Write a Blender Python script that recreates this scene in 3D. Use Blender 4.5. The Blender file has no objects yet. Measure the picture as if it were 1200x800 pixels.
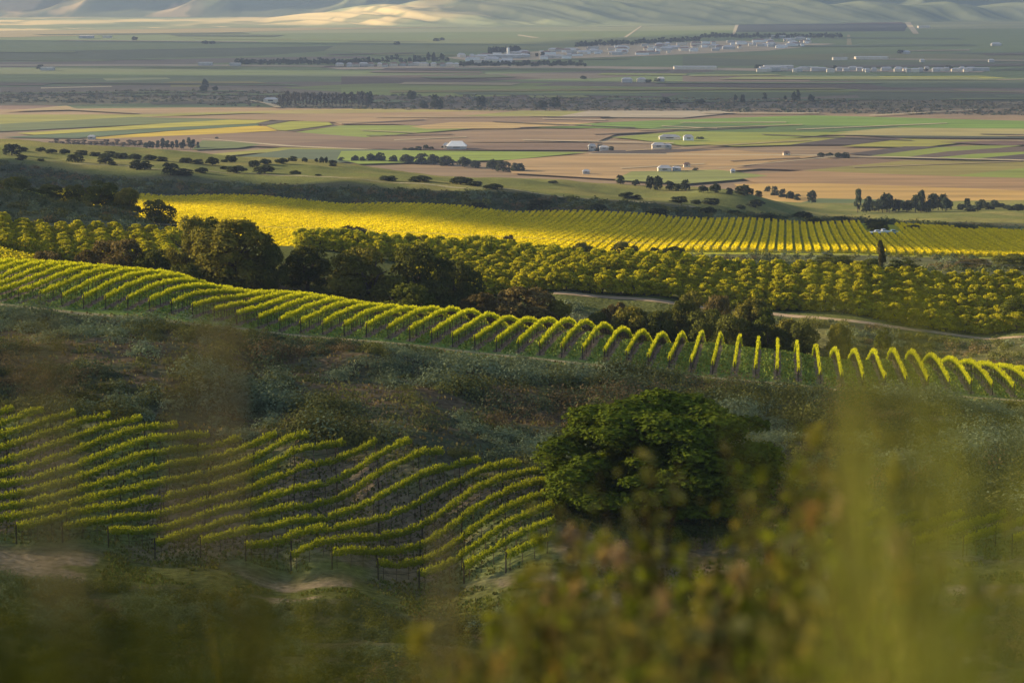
import bpy, math, random
import numpy as np
from mathutils import Vector

# ------------------------------------------------------------------ camera, world, sun, exposure
C = bpy.context.scene
COL = C.collection
R = math.radians
random.seed(7)
rng = np.random.default_rng(7)

FPX = 2823.0
CAMZ = 130.0
PITCH = math.atan(430.0 / FPX)          # horizon 430 px above the middle of a 1200x800 frame
cam_d = bpy.data.cameras.new('camera')
cam = bpy.data.objects.new('camera', cam_d)
COL.objects.link(cam)
cam.location = (0, 0, CAMZ)
cam.rotation_euler = (math.pi / 2 - PITCH, 0, 0)
cam_d.sensor_width = 36.0
cam_d.lens = FPX / 1200.0 * 36.0
cam_d.clip_start = 0.05
cam_d.clip_end = 60000.0
cam_d.dof.use_dof = True
cam_d.dof.focus_distance = 290.0
cam_d.dof.aperture_fstop = 2.8
C.camera = cam

SUN_EL = R(15.5)
SUN_AZ = R(-70.0)                         # clockwise from +Y: the sun stands to the left, a little beyond the view
S = Vector((math.sin(SUN_AZ) * math.cos(SUN_EL), math.cos(SUN_AZ) * math.cos(SUN_EL), math.sin(SUN_EL)))

w = bpy.data.worlds.new('World')
C.world = w
w.use_nodes = True
nt = w.node_tree
bg = nt.nodes['Background']
sky = nt.nodes.new('ShaderNodeTexSky')
sky.sky_type = 'NISHITA'
sky.sun_disc = False
sky.sun_elevation = SUN_EL
sky.sun_rotation = SUN_AZ % (2 * math.pi)
sky.altitude = 100
sky.dust_density = 1.5
nt.links.new(sky.outputs[0], bg.inputs[0])
bg.inputs[1].default_value = 0.058

sl = bpy.data.lights.new('sun', 'SUN')
sl.energy = 5.0
sl.angle = R(0.5)
sl.color = (1.0, 0.79, 0.50)
so = bpy.data.objects.new('sun', sl)
COL.objects.link(so)
so.rotation_euler = S.to_track_quat('Z', 'Y').to_euler()
so.location = (-300, 0, 400)

C.view_settings.view_transform = 'Standard'
C.view_settings.look = 'None'
C.view_settings.gamma = 1.0
C.view_settings.exposure = 1.78
C.render.engine = 'CYCLES'
C.cycles.max_bounces = 5
C.cycles.diffuse_bounces = 2
C.cycles.transmission_bounces = 3
C.cycles.transparent_max_bounces = 6
C.cycles.glossy_bounces = 1
C.cycles.volume_bounces = 0
C.cycles.use_denoising = True

# ------------------------------------------------------------------ projection helpers
cp, sp = math.cos(PITCH), math.sin(PITCH)


def ray(px, py):
    a = (np.asarray(px, float) - 600) / FPX
    b = (np.asarray(py, float) - 400) / FPX
    vy = cp - b * sp
    vz = -sp - b * cp
    return a / vy, vz / vy


def P(px, py, d):
    rx, rz = ray(px, py)
    return rx * d, d, CAMZ + rz * d


def to_px(x, y, z):
    dz = z - CAMZ
    f = y * cp - dz * sp
    u = y * sp + dz * cp
    return 600 + FPX * x / f, 400 - FPX * u / f


def G0(px, py):
    """point of the valley floor seen at this place"""
    rx, rz = ray(px, py)
    d = -CAMZ / rz
    return float(rx * d), float(d)


# ------------------------------------------------------------------ value noise
def _hash(ix, iy, seed):
    h = (ix * 374761393 + iy * 668265263 + seed * 974711) & 0xFFFFFFFF
    h = ((h ^ (h >> 13)) * 1274126177) & 0xFFFFFFFF
    return ((h ^ (h >> 16)) & 0xFFFF) / 65535.0


def vnoise(x, y, seed=0):
    x = np.asarray(x, float)
    y = np.asarray(y, float)
    ix = np.floor(x).astype(np.int64)
    iy = np.floor(y).astype(np.int64)
    fx = x - ix
    fy = y - iy
    fx = fx * fx * (3 - 2 * fx)
    fy = fy * fy * (3 - 2 * fy)
    a = _hash(ix, iy, seed)
    b = _hash(ix + 1, iy, seed)
    c = _hash(ix, iy + 1, seed)
    d = _hash(ix + 1, iy + 1, seed)
    return (a + (b - a) * fx) * (1 - fy) + (c + (d - c) * fx) * fy


def fbm(x, y, seed=0, oct=4):
    t = 0
    a = 0.5
    n = 0
    for k in range(oct):
        t = t + a * vnoise(x * 2 ** k, y * 2 ** k, seed + k * 17)
        n += a
        a *= 0.5
    return t / n


def sstep(a, b, x):
    t = np.clip((x - a) / (b - a), 0, 1)
    return t * t * (3 - 2 * t)


# ------------------------------------------------------------------ object helpers
def tag(o, label=None, cat=None, group=None, kind=None):
    if label:
        o['label'] = label
    if cat:
        o['category'] = cat
    if group:
        o['group'] = group
    if kind:
        o['kind'] = kind
    return o


def empty(name, loc, rz=0.0):
    o = bpy.data.objects.new(name, None)
    o.empty_display_size = 0.2
    o.location = loc
    o.rotation_euler = (0, 0, rz)
    COL.objects.link(o)
    return o


def link(name, me, mats, parent=None, loc=None):
    if not isinstance(mats, (list, tuple)):
        mats = [mats]
    for m in mats:
        if m and m.name not in [x.name for x in me.materials]:
            me.materials.append(m)
    o = bpy.data.objects.new(name, me)
    COL.objects.link(o)
    if parent:
        o.parent = parent
    if loc is not None:
        o.location = loc
    return o


def mesh_np(name, verts, faces, tint=None, mat_idx=None, smooth=False):
    """faces: (M,4) or (M,3) int array"""
    verts = np.asarray(verts, np.float32)
    faces = np.asarray(faces, np.int32)
    me = bpy.data.meshes.new(name)
    n, k = faces.shape
    me.vertices.add(len(verts))
    me.vertices.foreach_set('co', verts.ravel())
    me.loops.add(n * k)
    me.loops.foreach_set('vertex_index', faces.ravel())
    me.polygons.add(n)
    me.polygons.foreach_set('loop_start', np.arange(0, n * k, k, dtype=np.int32))
    me.polygons.foreach_set('loop_total', np.full(n, k, np.int32))
    if mat_idx is not None:
        me.polygons.foreach_set('material_index', np.asarray(mat_idx, np.int32))
    me.polygons.foreach_set('use_smooth', np.full(n, bool(smooth)))
    me.update(calc_edges=True)
    if tint is not None:
        at = me.color_attributes.new('tint', 'FLOAT_COLOR', 'POINT')
        c4 = np.ones((len(verts), 4), np.float32)
        c4[:, :3] = tint
        at.data.foreach_set('color', c4.ravel())
    me.validate()
    return me


def unit(v):
    return v / np.maximum(np.linalg.norm(v, axis=1, keepdims=True), 1e-9)


def quads(cent, nrm, size, rg, aspect=1.5, updir=None):
    """leaf clumps: one bent-diamond face each"""
    n = len(cent)
    nrm = unit(nrm)
    r = unit(rg.normal(size=(n, 3))) if updir is None else unit(updir + 0.35 * rg.normal(size=(n, 3)))
    t = unit(np.cross(nrm, r))
    b = np.cross(nrm, t)
    if updir is not None:
        t, b = b, t
    s = np.asarray(size).reshape(-1, 1) * np.ones((n, 1))
    v = np.empty((n, 4, 3))
    v[:, 0] = cent - t * s * 0.5 * aspect
    v[:, 1] = cent - b * s * 0.5 + nrm * s * 0.12
    v[:, 2] = cent + t * s * 0.5 * aspect
    v[:, 3] = cent + b * s * 0.5 + nrm * s * 0.12
    f = np.arange(n * 4).reshape(n, 4)
    return v.reshape(-1, 3), f


def box_vf(x0, x1, y0, y1, z0, z1):
    v = np.array([[x0, y0, z0], [x1, y0, z0], [x1, y1, z0], [x0, y1, z0],
                  [x0, y0, z1], [x1, y0, z1], [x1, y1, z1], [x0, y1, z1]], float)
    f = np.array([[0, 3, 2, 1], [4, 5, 6, 7], [0, 1, 5, 4], [1, 2, 6, 5], [2, 3, 7, 6], [3, 0, 4, 7]])
    return v, f


def join_vf(parts):
    vs, fs, o = [], [], 0
    for v, f in parts:
        vs.append(v)
        fs.append(np.asarray(f) + o)
        o += len(v)
    return np.concatenate(vs), np.concatenate(fs)


def tube_vf(pts, rad, k=6):
    pts = np.asarray(pts, float)
    n = len(pts)
    rad = np.ones(n) * rad
    tan = np.gradient(pts, axis=0)
    tan = unit(tan)
    ref = np.array([0.31, 0.17, 0.93]) if abs(tan[0, 2]) < 0.8 else np.array([1.0, 0.1, 0.0])
    a = unit(np.cross(tan, ref))
    b = np.cross(tan, a)
    ang = np.linspace(0, 2 * math.pi, k, endpoint=False)
    v = pts[:, None] + rad[:, None, None] * (np.cos(ang)[None, :, None] * a[:, None] + np.sin(ang)[None, :, None] * b[:, None])
    v = v.reshape(-1, 3)
    f = []
    for i in range(n - 1):
        for j in range(k):
            j2 = (j + 1) % k
            f.append([i * k + j, i * k + j2, (i + 1) * k + j2, (i + 1) * k + j])
    # caps
    f2 = [[0 * k + j, 0 * k + (j + 1) % k, 0, 0] for j in range(0)]
    return v, np.array(f + f2)


# ------------------------------------------------------------------ materials
def mat_new(name):
    m = bpy.data.materials.new(name)
    m.use_nodes = True
    n = m.node_tree
    for x in list(n.nodes):
        n.nodes.remove(x)
    out = n.nodes.new('ShaderNodeOutputMaterial')
    return m, n, out


def leaf_mat(name, trans=0.35, var=0.35, gloss=0.0, tcol=(1.0, 0.95, 0.45)):
    m, n, out = mat_new(name)
    at = n.nodes.new('ShaderNodeAttribute')
    at.attribute_name = 'tint'
    oi = n.nodes.new('ShaderNodeObjectInfo')
    mr = n.nodes.new('ShaderNodeMapRange')
    mr.inputs[3].default_value = 1 - var / 2
    mr.inputs[4].default_value = 1 + var / 2
    n.links.new(oi.outputs['Random'], mr.inputs[0])
    hs = n.nodes.new('ShaderNodeHueSaturation')
    n.links.new(at.outputs['Color'], hs.inputs['Color'])
    n.links.new(mr.outputs[0], hs.inputs['Value'])
    df = n.nodes.new('ShaderNodeBsdfDiffuse')
    n.links.new(hs.outputs[0], df.inputs[0])
    tr = n.nodes.new('ShaderNodeBsdfTranslucent')
    mc = n.nodes.new('ShaderNodeMix')
    mc.data_type = 'RGBA'
    mc.blend_type = 'MULTIPLY'
    mc.inputs[0].default_value = 1.0
    n.links.new(hs.outputs[0], mc.inputs[6])
    mc.inputs[7].default_value = (*tcol, 1)
    n.links.new(mc.outputs[2], tr.inputs[0])
    mx = n.nodes.new('ShaderNodeMixShader')
    mx.inputs[0].default_value = trans
    n.links.new(df.outputs[0], mx.inputs[1])
    n.links.new(tr.outputs[0], mx.inputs[2])
    n.links.new(mx.outputs[0], out.inputs[0])
    return m


def noise_mat(name, col, col2=None, scale=1.0, rough=0.95, stretch=(1, 1, 1), amount=0.5, bump=0.0, detail=6):
    """matt surface with a two-tone procedural noise in object space"""
    m, n, out = mat_new(name)
    tc = n.nodes.new('ShaderNodeTexCoord')
    mp = n.nodes.new('ShaderNodeMapping')
    mp.inputs['Scale'].default_value = stretch
    nz = n.nodes.new('ShaderNodeTexNoise')
    nz.inputs['Scale'].default_value = scale
    nz.inputs['Detail'].default_value = detail
    n.links.new(tc.outputs['Object'], mp.inputs[0])
    n.links.new(mp.outputs[0], nz.inputs['Vector'])
    cr = n.nodes.new('ShaderNodeValToRGB')
    c2 = col2 or tuple(c * (1 - amount) for c in col)
    cr.color_ramp.elements[0].position = 0.35
    cr.color_ramp.elements[0].color = (*c2, 1)
    cr.color_ramp.elements[1].position = 0.65
    cr.color_ramp.elements[1].color = (*col, 1)
    n.links.new(nz.outputs[0], cr.inputs[0])
    bs = n.nodes.new('ShaderNodeBsdfPrincipled')
    bs.inputs['Roughness'].default_value = rough
    bs.inputs['Specular IOR Level'].default_value = 0.15
    n.links.new(cr.outputs[0], bs.inputs['Base Color'])
    if bump:
        b = n.nodes.new('ShaderNodeBump')
        b.inputs['Strength'].default_value = bump
        n.links.new(nz.outputs[0], b.inputs['Height'])
        n.links.new(b.outputs[0], bs.inputs['Normal'])
    n.links.new(bs.outputs[0], out.inputs[0])
    return m


M_VINE = leaf_mat('vine_leaf', 0.45, 0.16)
M_ORCH = leaf_mat('orchard_leaf', 0.42, 0.22)
M_OAK = leaf_mat('oak_leaf', 0.22, 0.30)
M_SCRUB = leaf_mat('scrub_leaf', 0.2, 0.2)
M_FAR = leaf_mat('far_leaf', 0.15, 0.4)
M_FORE = leaf_mat('foreground_leaf', 0.45, 0.25)
M_BARK = noise_mat('bark', (0.10, 0.075, 0.055), scale=4, amount=0.5)
M_POST = noise_mat('weathered_post', (0.055, 0.045, 0.04), scale=3, amount=0.4)
M_HOSE = noise_mat('black_hose', (0.015, 0.015, 0.015), scale=3, rough=0.6)
M_DIRT = noise_mat('road_dirt', (0.34, 0.25, 0.16), (0.24, 0.18, 0.11), scale=0.5, bump=0.2)
M_WHITE = noise_mat('white_paint', (0.80, 0.79, 0.76), amount=0.12, scale=0.4, rough=0.6)
M_WALLW = noise_mat('weathered_white_wall', (0.46, 0.44, 0.41), amount=0.3, scale=0.1)
M_CREAM = noise_mat('cream_wall', (0.66, 0.58, 0.46), amount=0.15, scale=0.4)
M_ROOFG = noise_mat('grey_roof', (0.36, 0.36, 0.37), amount=0.25, scale=0.3)
M_ROOFW = noise_mat('pale_metal_roof', (0.42, 0.42, 0.43), amount=0.25, scale=0.1, rough=0.6)
M_ROOFB = noise_mat('brown_roof', (0.20, 0.13, 0.10), amount=0.3, scale=0.3)
M_GLASS = noise_mat('dark_window', (0.03, 0.035, 0.04), amount=0.2, rough=0.1)
M_TYRE = noise_mat('tyre_rubber', (0.02, 0.02, 0.02), rough=0.8)
M_SAGEROOF = noise_mat('silver_green_paint', (0.34, 0.42, 0.38), amount=0.1, rough=0.4)
M_WIRE = noise_mat('galvanised_wire', (0.55, 0.53, 0.48), rough=0.5)
M_STONE = noise_mat('grey_plastic_film', (0.55, 0.52, 0.50), (0.20, 0.16, 0.13), scale=0.05, stretch=(1, 0.25, 1))

# ------------------------------------------------------------------ terrain from surveyed heights
# each row: points (px, py, distance, drop) : where a patch of ground stands in view and how far away it is
ROWS = []
for d_, g_ in ((2.2, 1.32), (5, 1.95), (8, 2.75), (12, 3.95), (25, 8.0), (50, 15.9), (100, 31.3), (122, 37.9)):
    ROWS.append([('z', -.22, d_, CAMZ - g_), ('z', 0, d_, CAMZ - g_), ('z', .22, d_, CAMZ - g_)])
ROWS += [
    [(0, 800, 140, 0.3), (300, 800, 142, 0.3), (600, 800, 142, 0.3), (900, 800, 142, 0.3), (1200, 800, 142, 0.3)],
    [(0, 735, 158, .7), (300, 745, 160, .7), (600, 755, 160, .8), (900, 765, 160, .8), (1200, 750, 160, .8)],
    [(0, 675, 178, 0), (200, 690, 178, 0), (400, 705, 178, 0), (600, 718, 178, 0), (830, 722, 180, 0), (1100, 690, 182, 0), (1300, 680, 182, 0)],
    [(20, 637, 192, 0), (180, 655, 192, 0), (343, 672, 192, 0), (517, 690, 192, 0), (800, 690, 192, 0), (1100, 650, 193, 0)],
    [(0, 566, 205.1, 1.25), (45, 557, 208.1, 1.25), (90, 543, 211.3, 1.25), (135, 525, 214.5, 1.25), (175, 513, 217.4, 1.25)],
    [(0, 551, 208.8, 1.25), (72, 530, 213.8, 1.25), (112, 515, 216.6, 1.25), (144, 505, 219, 1.25)],
    [(74, 606, 195.4, 1.25), (126, 596, 198.8, 1.25), (220, 580.5, 205.3, 1.25), (272, 567, 209.1, 1.25), (306, 554, 211.6, 1.25), (351, 531, 215, 1.25)],
    [(272, 612, 198, 1.25), (317, 605, 201, 1.25), (362, 599, 204.4, 1.25), (396, 590, 207, 1.25), (420, 579, 208.7, 1.25), (451, 559, 211, 1.25), (494, 539, 214.5, 1.25)],
    [(351, 628, 196.3, 1.25), (385, 622, 198.8, 1.25), (427, 616, 202, 1.25), (458, 610, 204.3, 1.25), (489, 597, 206.8, 1.25), (522, 578, 209.5, 1.25), (556, 559, 212.3, 1.25), (589, 549, 215, 1.25)],
    [(-100, 474, 228, 1.25), (25, 478, 225.5, 1.25), (198, 497, 223, 1.25), (412, 519, 220, 1.25), (537, 535, 218, 1.25), (622, 544, 218, 1.25), (760, 580, 212, .5), (940, 583, 210, 1.2), (1110, 592, 207, 1.2), (1300, 592, 206, 1)],
    [(0, 440, 245, 0), (300, 470, 243, 0), (600, 515, 240, 0), (900, 530, 240, 0), (1200, 540, 238, 0)],
    [(0, 395, 265, 0), (300, 425, 265, 0), (600, 455, 265, 0), (900, 485, 264, 0), (1200, 500, 264, 0)],
    [(0, 358, 285, 0), (100, 366, 285, 0), (282, 385, 285, 0), (400, 397, 285, 0), (500, 406, 285, 0), (600, 417, 285, 0), (720, 430, 285, 0), (820, 441, 285, 0), (920, 450, 285, 0), (1020, 459, 285, 0), (1150, 466, 285, 0), (1300, 472, 285, 0)],
    [(0, 337, 306, 0), (282, 366, 306, 0), (575, 395, 306, 0), (820, 419, 306, 0), (1020, 436, 306, 0), (1200, 450, 306, 0)],
    [(0, 318, 332, 0), (83, 322, 332, 0), (200, 334, 332, 0), (350, 356, 331, 0), (543, 375, 331, 0), (679, 388, 331, 0), (828, 403, 331, 0), (915, 412, 331, 0), (1053, 423, 331, 0), (1150, 437, 331, 0), (1300, 446, 331, 0)],
    [(0, 318, 347, 2.3), (200, 334, 347, 2.3), (543, 375, 347, 2.3), (828, 403, 347, 2.3), (1053, 423, 347, 2.2), (1300, 446, 347, 2.2)],
    [(0, 318, 366, 3.8), (200, 334, 366, 4.2), (543, 375, 366, 5.0), (828, 403, 366, 4.0), (1053, 423, 366, 2.4), (1300, 446, 366, 2.2)],
    [(0, 312, 388, 2.5), (200, 325, 388, 4.5), (543, 365, 390, 4.5), (750, 380, 390, 4.5), (900, 395, 390, 3.0), (1000, 400, 390, 1.0), (1200, 415, 390, .8)],
    [(0, 302, 412, 0.5), (250, 312, 412, 2.0), (500, 350, 412, 2.0), (700, 362, 412, 1.0), (870, 376, 410, 0.5), (1000, 385, 408, 0), (1200, 400, 408, 0)],
    [(0, 298, 430, 0), (250, 302, 430, 0), (450, 335, 430, 0), (650, 346, 425, 0), (770, 354, 424, 0), (940, 370, 420, 0), (1060, 385, 418, 0), (1160, 396, 417, 0), (1300, 408, 416, 0)],
    [(0, 275, 465, 0), (200, 290, 465, 0), (560, 320, 462, 0), (850, 340, 452, 0), (1050, 350, 450, 0), (1250, 358, 450, 0)],
    [(0, 262, 490, 0), (200, 276, 490, 0), (400, 288, 502, 0), (560, 296, 502, 0), (800, 312, 490, 0), (1000, 321, 482, 0), (1180, 330, 482, 0), (1300, 336, 482, 0)],
    [(0, 240, 520, 0), (130, 258, 520, 0), (220, 270, 530, 3), (400, 280, 540, 5), (700, 294, 540, 4), (1000, 305, 540, 2.5), (1300, 318, 540, 2.5)],
    [(-100, 214, 560, 0), (0, 222, 560, 0), (90, 240, 560, 0), (160, 256, 565, 0), (230, 275, 575, 6), (400, 284, 590, 6), (700, 296, 590, 5), (1000, 302, 590, 2), (1300, 310, 590, 2)],
    [(-100, 222, 620, 6), (0, 232, 620, 6), (160, 262, 640, 6), (300, 288, 650, 2), (450, 282, 655, 1), (600, 286, 655, 1), (800, 297, 645, 0), (1000, 298, 640, 0), (1300, 306, 640, 0)],
    [(0, 235, 750, 3), (200, 253, 760, 0), (450, 262, 770, 0), (700, 275, 760, 0), (950, 282, 745, 0), (1200, 289, 740, 0)],
    [(0, 226, 895, 1), (190, 232, 900, 0), (400, 241, 890, 0), (600, 250, 880, 0), (800, 258, 868, 0), (950, 264, 860, 0), (1200, 273, 850, 0), (1300, 277, 845, 0)],
    [(0, 208, 925, 0), (200, 219, 930, 0), (400, 228, 920, 0), (600, 238, 905, 0), (800, 250, 890, 0), (950, 260, 880, 0), (1200, 271, 872, 0)],
    [(0, 192, 955, 0), (200, 203, 960, 0), (400, 212, 950, 0), (600, 227, 935, 0), (760, 240, 920, 0), (830, 246, 918, 0), (900, 254, 905, 0), (1000, 259, 900, 0), (1200, 268, 895, 0)],
    [(0, 187, 1000, 0), (200, 199, 1000, 0), (400, 208, 1000, 0), (600, 222, 990, 0), (760, 236, 980, 0), (900, 253, 960, 2), (1000, 262, 950, 2), (1100, 262, 960, 0), (1200, 265, 960, 0)],
    [(0, 176, 1090, 0), (200, 189, 1090, 0), (400, 200, 1080, 0), (600, 216, 1060, 0), (760, 231, 1040, 0), (860, 236, 1040, 0), (950, 252, 1060, 1), (1080, 253, 1060, 0), (1200, 258, 1060, 0)],
    [(0, 165, 1220, 0), (200, 178, 1230, 0), (400, 192, 1220, 0), (640, 211, 1170, 0), (760, 221, 1130, 0), (860, 226, 1100, 0), (960, 246, 1150, 2), (1080, 251, 1120, 0), (1200, 255, 1130, 0)],
    [('zp', 0, 1370, 28), ('zp', 400, 1370, 16), ('zp', 700, 1330, 10), ('zp', 900, 1300, 8), ('zp', 1200, 1300, 8)],
    [('zp', 0, 1480, 4), ('zp', 400, 1470, 3), ('zp', 700, 1430, 1), ('zp', 900, 1400, 0.5), ('zp', 1200, 1400, 0.5)],
    [('zp', 0, 1620, -5), ('zp', 600, 1600, -5), ('zp', 1200, 1600, -5)],
    [('zp', 0, 1750, -8), ('zp', 600, 1750, -8), ('zp', 1200, 1750, -8)],
]
cu, cd, cz = [], [], []
for row in ROWS:
    rr = []
    for t in row:
        if t[0] == 'z':
            rr.append((t[1], t[2], t[3]))
        elif t[0] == 'zp':
            rr.append(((t[1] - 600) / FPX, t[2], t[3]))
        else:
            x, y, z = P(t[0], t[1], t[2])
            rr.append((float(x) / t[2], t[2], float(z) - t[3]))
    if rr[-1][0] > .17:
        rr.insert(0, (-0.95, rr[0][1], rr[0][2]))
        rr.append((0.95, rr[-1][1], rr[-1][2]))
    for a, b, c in rr:
        cu.append(a)
        cd.append(b)
        cz.append(c)
cu, cd, cz = map(np.array, (cu, cd, cz))
KU, KV = 3.2, 1.0


def _k(r2):
    return 0.5 * r2 * np.log(r2 + 1e-12)


X = np.stack([cu * KU, np.log(cd) * KV], 1)
N = len(X)
D2 = ((X[:, None] - X[None]) ** 2).sum(-1)
A = np.zeros((N + 3, N + 3))
A[:N, :N] = _k(D2) + np.eye(N) * 1e-5
A[:N, N] = 1
A[:N, N + 1:] = X
A[N, :N] = 1
A[N + 1:, :N] = X.T
sol = np.linalg.solve(A, np.concatenate([cz, np.zeros(3)]))


def tps(u, d):
    q = np.stack([u * KU, np.log(d) * KV], -1)
    out = np.empty(len(q))
    for i in range(0, len(q), 20000):
        c = q[i:i + 20000]
        d2 = ((c[:, None] - X[None]) ** 2).sum(-1)
        out[i:i + 20000] = _k(d2) @ sol[:N] + sol[N] + c @ sol[N + 1:]
    return out


GU = np.concatenate([np.linspace(-0.9, -0.27, 22)[:-1], np.linspace(-0.27, 0.27, 280), np.linspace(0.27, 0.9, 22)[1:]])
GD = np.concatenate([np.geomspace(2.2, 120, 70)[:-1], np.arange(120, 300, .6), np.arange(300, 460, .9), np.arange(460, 1000, 3.5), np.arange(1000, 1700, 9)])
UU, DD = np.meshgrid(GU, GD)
ZZ = tps(UU.ravel(), DD.ravel()).reshape(UU.shape)
XX = UU * DD
PXX, PYY = to_px(XX, DD, ZZ)


def L(xs, ys):
    return lambda p: np.interp(p, xs, ys)


ROAD2 = L([-200, 0, 100, 282, 400, 500, 600, 720, 820, 920, 1020, 1150, 1400], [345, 357, 367, 385, 397, 406, 417, 430, 441, 450, 459, 466, 478])
# unkempt ground in the scrub belts
scrubband = sstep(226, 236, DD) * (1 - sstep(274, 282, DD)) + sstep(140, 150, DD) * (1 - sstep(170, 176, DD))
ZZ += scrubband * (fbm(XX / 16, DD / 10, 3) - 0.5) * 3.6
ZZ += sstep(345, 360, DD) * (1 - sstep(402, 410, DD)) * (fbm(XX / 14, DD / 14, 5) - 0.5) * 1.2
ZZ += sstep(905, 915, DD) * (1 - sstep(1300, 1400, DD)) * (fbm(XX / 50, DD / 60, 8) - .5) * 5.0
ZZ += (fbm(XX / 3.0, DD / 3.0, 9) - 0.5) * 0.12


def ground(x, y):
    """terrain height under a point of the near hills"""
    x = np.asarray(x, float)
    y = np.asarray(y, float)
    u = np.clip(x / y, GU[0] + 1e-6, GU[-1] - 1e-6)
    d = np.clip(y, GD[0] + 1e-6, GD[-1] - 1e-6)
    i = np.clip(np.searchsorted(GU, u) - 1, 0, len(GU) - 2)
    j = np.clip(np.searchsorted(GD, d) - 1, 0, len(GD) - 2)
    fu = (u - GU[i]) / (GU[i + 1] - GU[i])
    fd = (d - GD[j]) / (GD[j + 1] - GD[j])
    return (ZZ[j, i] * (1 - fu) + ZZ[j, i + 1] * fu) * (1 - fd) + (ZZ[j + 1, i] * (1 - fu) + ZZ[j + 1, i + 1] * fu) * fd


def hit(px, py, dmin=3.0):
    """where the sight line meets the near hills (or the valley floor)"""
    rx, rz = ray(px, py)
    ds = np.concatenate([np.arange(max(dmin, 3.), 460, .35), np.arange(460, 1650, 1.5)])
    ds = ds[ds >= dmin]
    zz = ground(rx * ds, ds)
    below = (CAMZ + rz * ds) < zz
    if below.any():
        d = ds[np.argmax(below)]
        return float(rx * d), float(d), float(ground(rx * d, d))
    x, y = G0(px, py)
    return x, y, 0.0


# ---- ground colours (soil and low grass, by what grows there)
def lerp(c, k, m):
    return c * (1 - m[..., None]) + np.asarray(k, float) * m[..., None]


nz1 = fbm(XX / 9, DD / 9, 21)
nz2 = fbm(XX / 2.5, DD / 2.5, 22)
nz3 = fbm(XX / 30, DD / 45, 23)
gc = np.zeros(UU.shape + (3,)) + np.array([0.085, 0.08, 0.045])                    # brushy hill
m_dirt = sstep(.50, .62, nz1) * scrubband
gc = lerp(gc, (0.13, 0.092, 0.055), m_dirt * 0.8)
gc = lerp(gc, (0.06, 0.075, 0.035), sstep(.45, .6, nz2) * .6)
tip1 = np.interp(PXX, [-200, 25, 197, 412, 622, 760, 940, 1110, 1400], [228, 226, 222, 218, 217, 214, 212, 209, 208])
v1 = sstep(189, 193, DD) * (1 - sstep(tip1 - 1, tip1 + 2, DD))
gc = lerp(gc, (0.19, 0.148, 0.092), v1)
gc = lerp(gc, (0.12, 0.15, 0.045), v1 * sstep(.40, .56, nz1) * .85)
hd = sstep(179, 181, DD) * (1 - sstep(187, 191, DD))
gc = lerp(gc, (0.10, 0.105, 0.035), hd)
gc = lerp(gc, (0.22, 0.17, 0.115), hd * sstep(.60, .63, nz1))
v2 = sstep(281, 284, DD) * (1 - sstep(352, 358, DD))
gc = lerp(gc, (0.15, 0.20, 0.05), v2)
gul = sstep(352, 358, DD) * (1 - sstep(404, 412, DD))
gc = lerp(gc, (0.10, 0.098, 0.042), gul)
gc = lerp(gc, (0.16, 0.115, 0.085), gul * sstep(.5, .6, nz1) * .7)
orc = sstep(410, 416, DD) * (1 - sstep(500, 512, DD))
gc = lerp(gc, (0.09, 0.10, 0.033), orc)
dit = sstep(505, 515, DD) * (1 - sstep(632, 640, DD))
gc = lerp(gc, (0.085, 0.09, 0.045), dit)
lefthill = sstep(485, 495, DD) * (1 - sstep(610, 630, DD)) * (1 - sstep(150, 240, PXX))
gc = lerp(gc, (0.075, 0.085, 0.045), lefthill)
v3b = np.interp(PXX, [-200, 190, 400, 600, 800, 950, 1200, 1400], [905, 902, 892, 882, 870, 862, 852, 846])
v3 = sstep(632, 642, DD) * (1 - sstep(v3b - 1, v3b + 3, DD))
gc = lerp(gc, (0.26, 0.27, 0.03), v3)
ter = sstep(v3b + 1, v3b + 6, DD)
gc = lerp(gc, (0.125, 0.135, 0.045), ter)
gc = lerp(gc, (0.17, 0.16, 0.055), ter * sstep(.45, .65, nz3))
bank = sstep(v3b + 1, v3b + 6, DD) * (1 - sstep(948, 962, DD))
gc = lerp(gc, (0.085, 0.085, 0.05), bank * .9)
gc *= (0.8 + 0.4 * nz2)[..., None]

nd, nu = UU.shape
idx = np.arange(nd * nu).reshape(nd, nu)
fc = np.stack([idx[:-1, :-1], idx[:-1, 1:], idx[1:, 1:], idx[1:, :-1]], -1).reshape(-1, 4)


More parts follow.
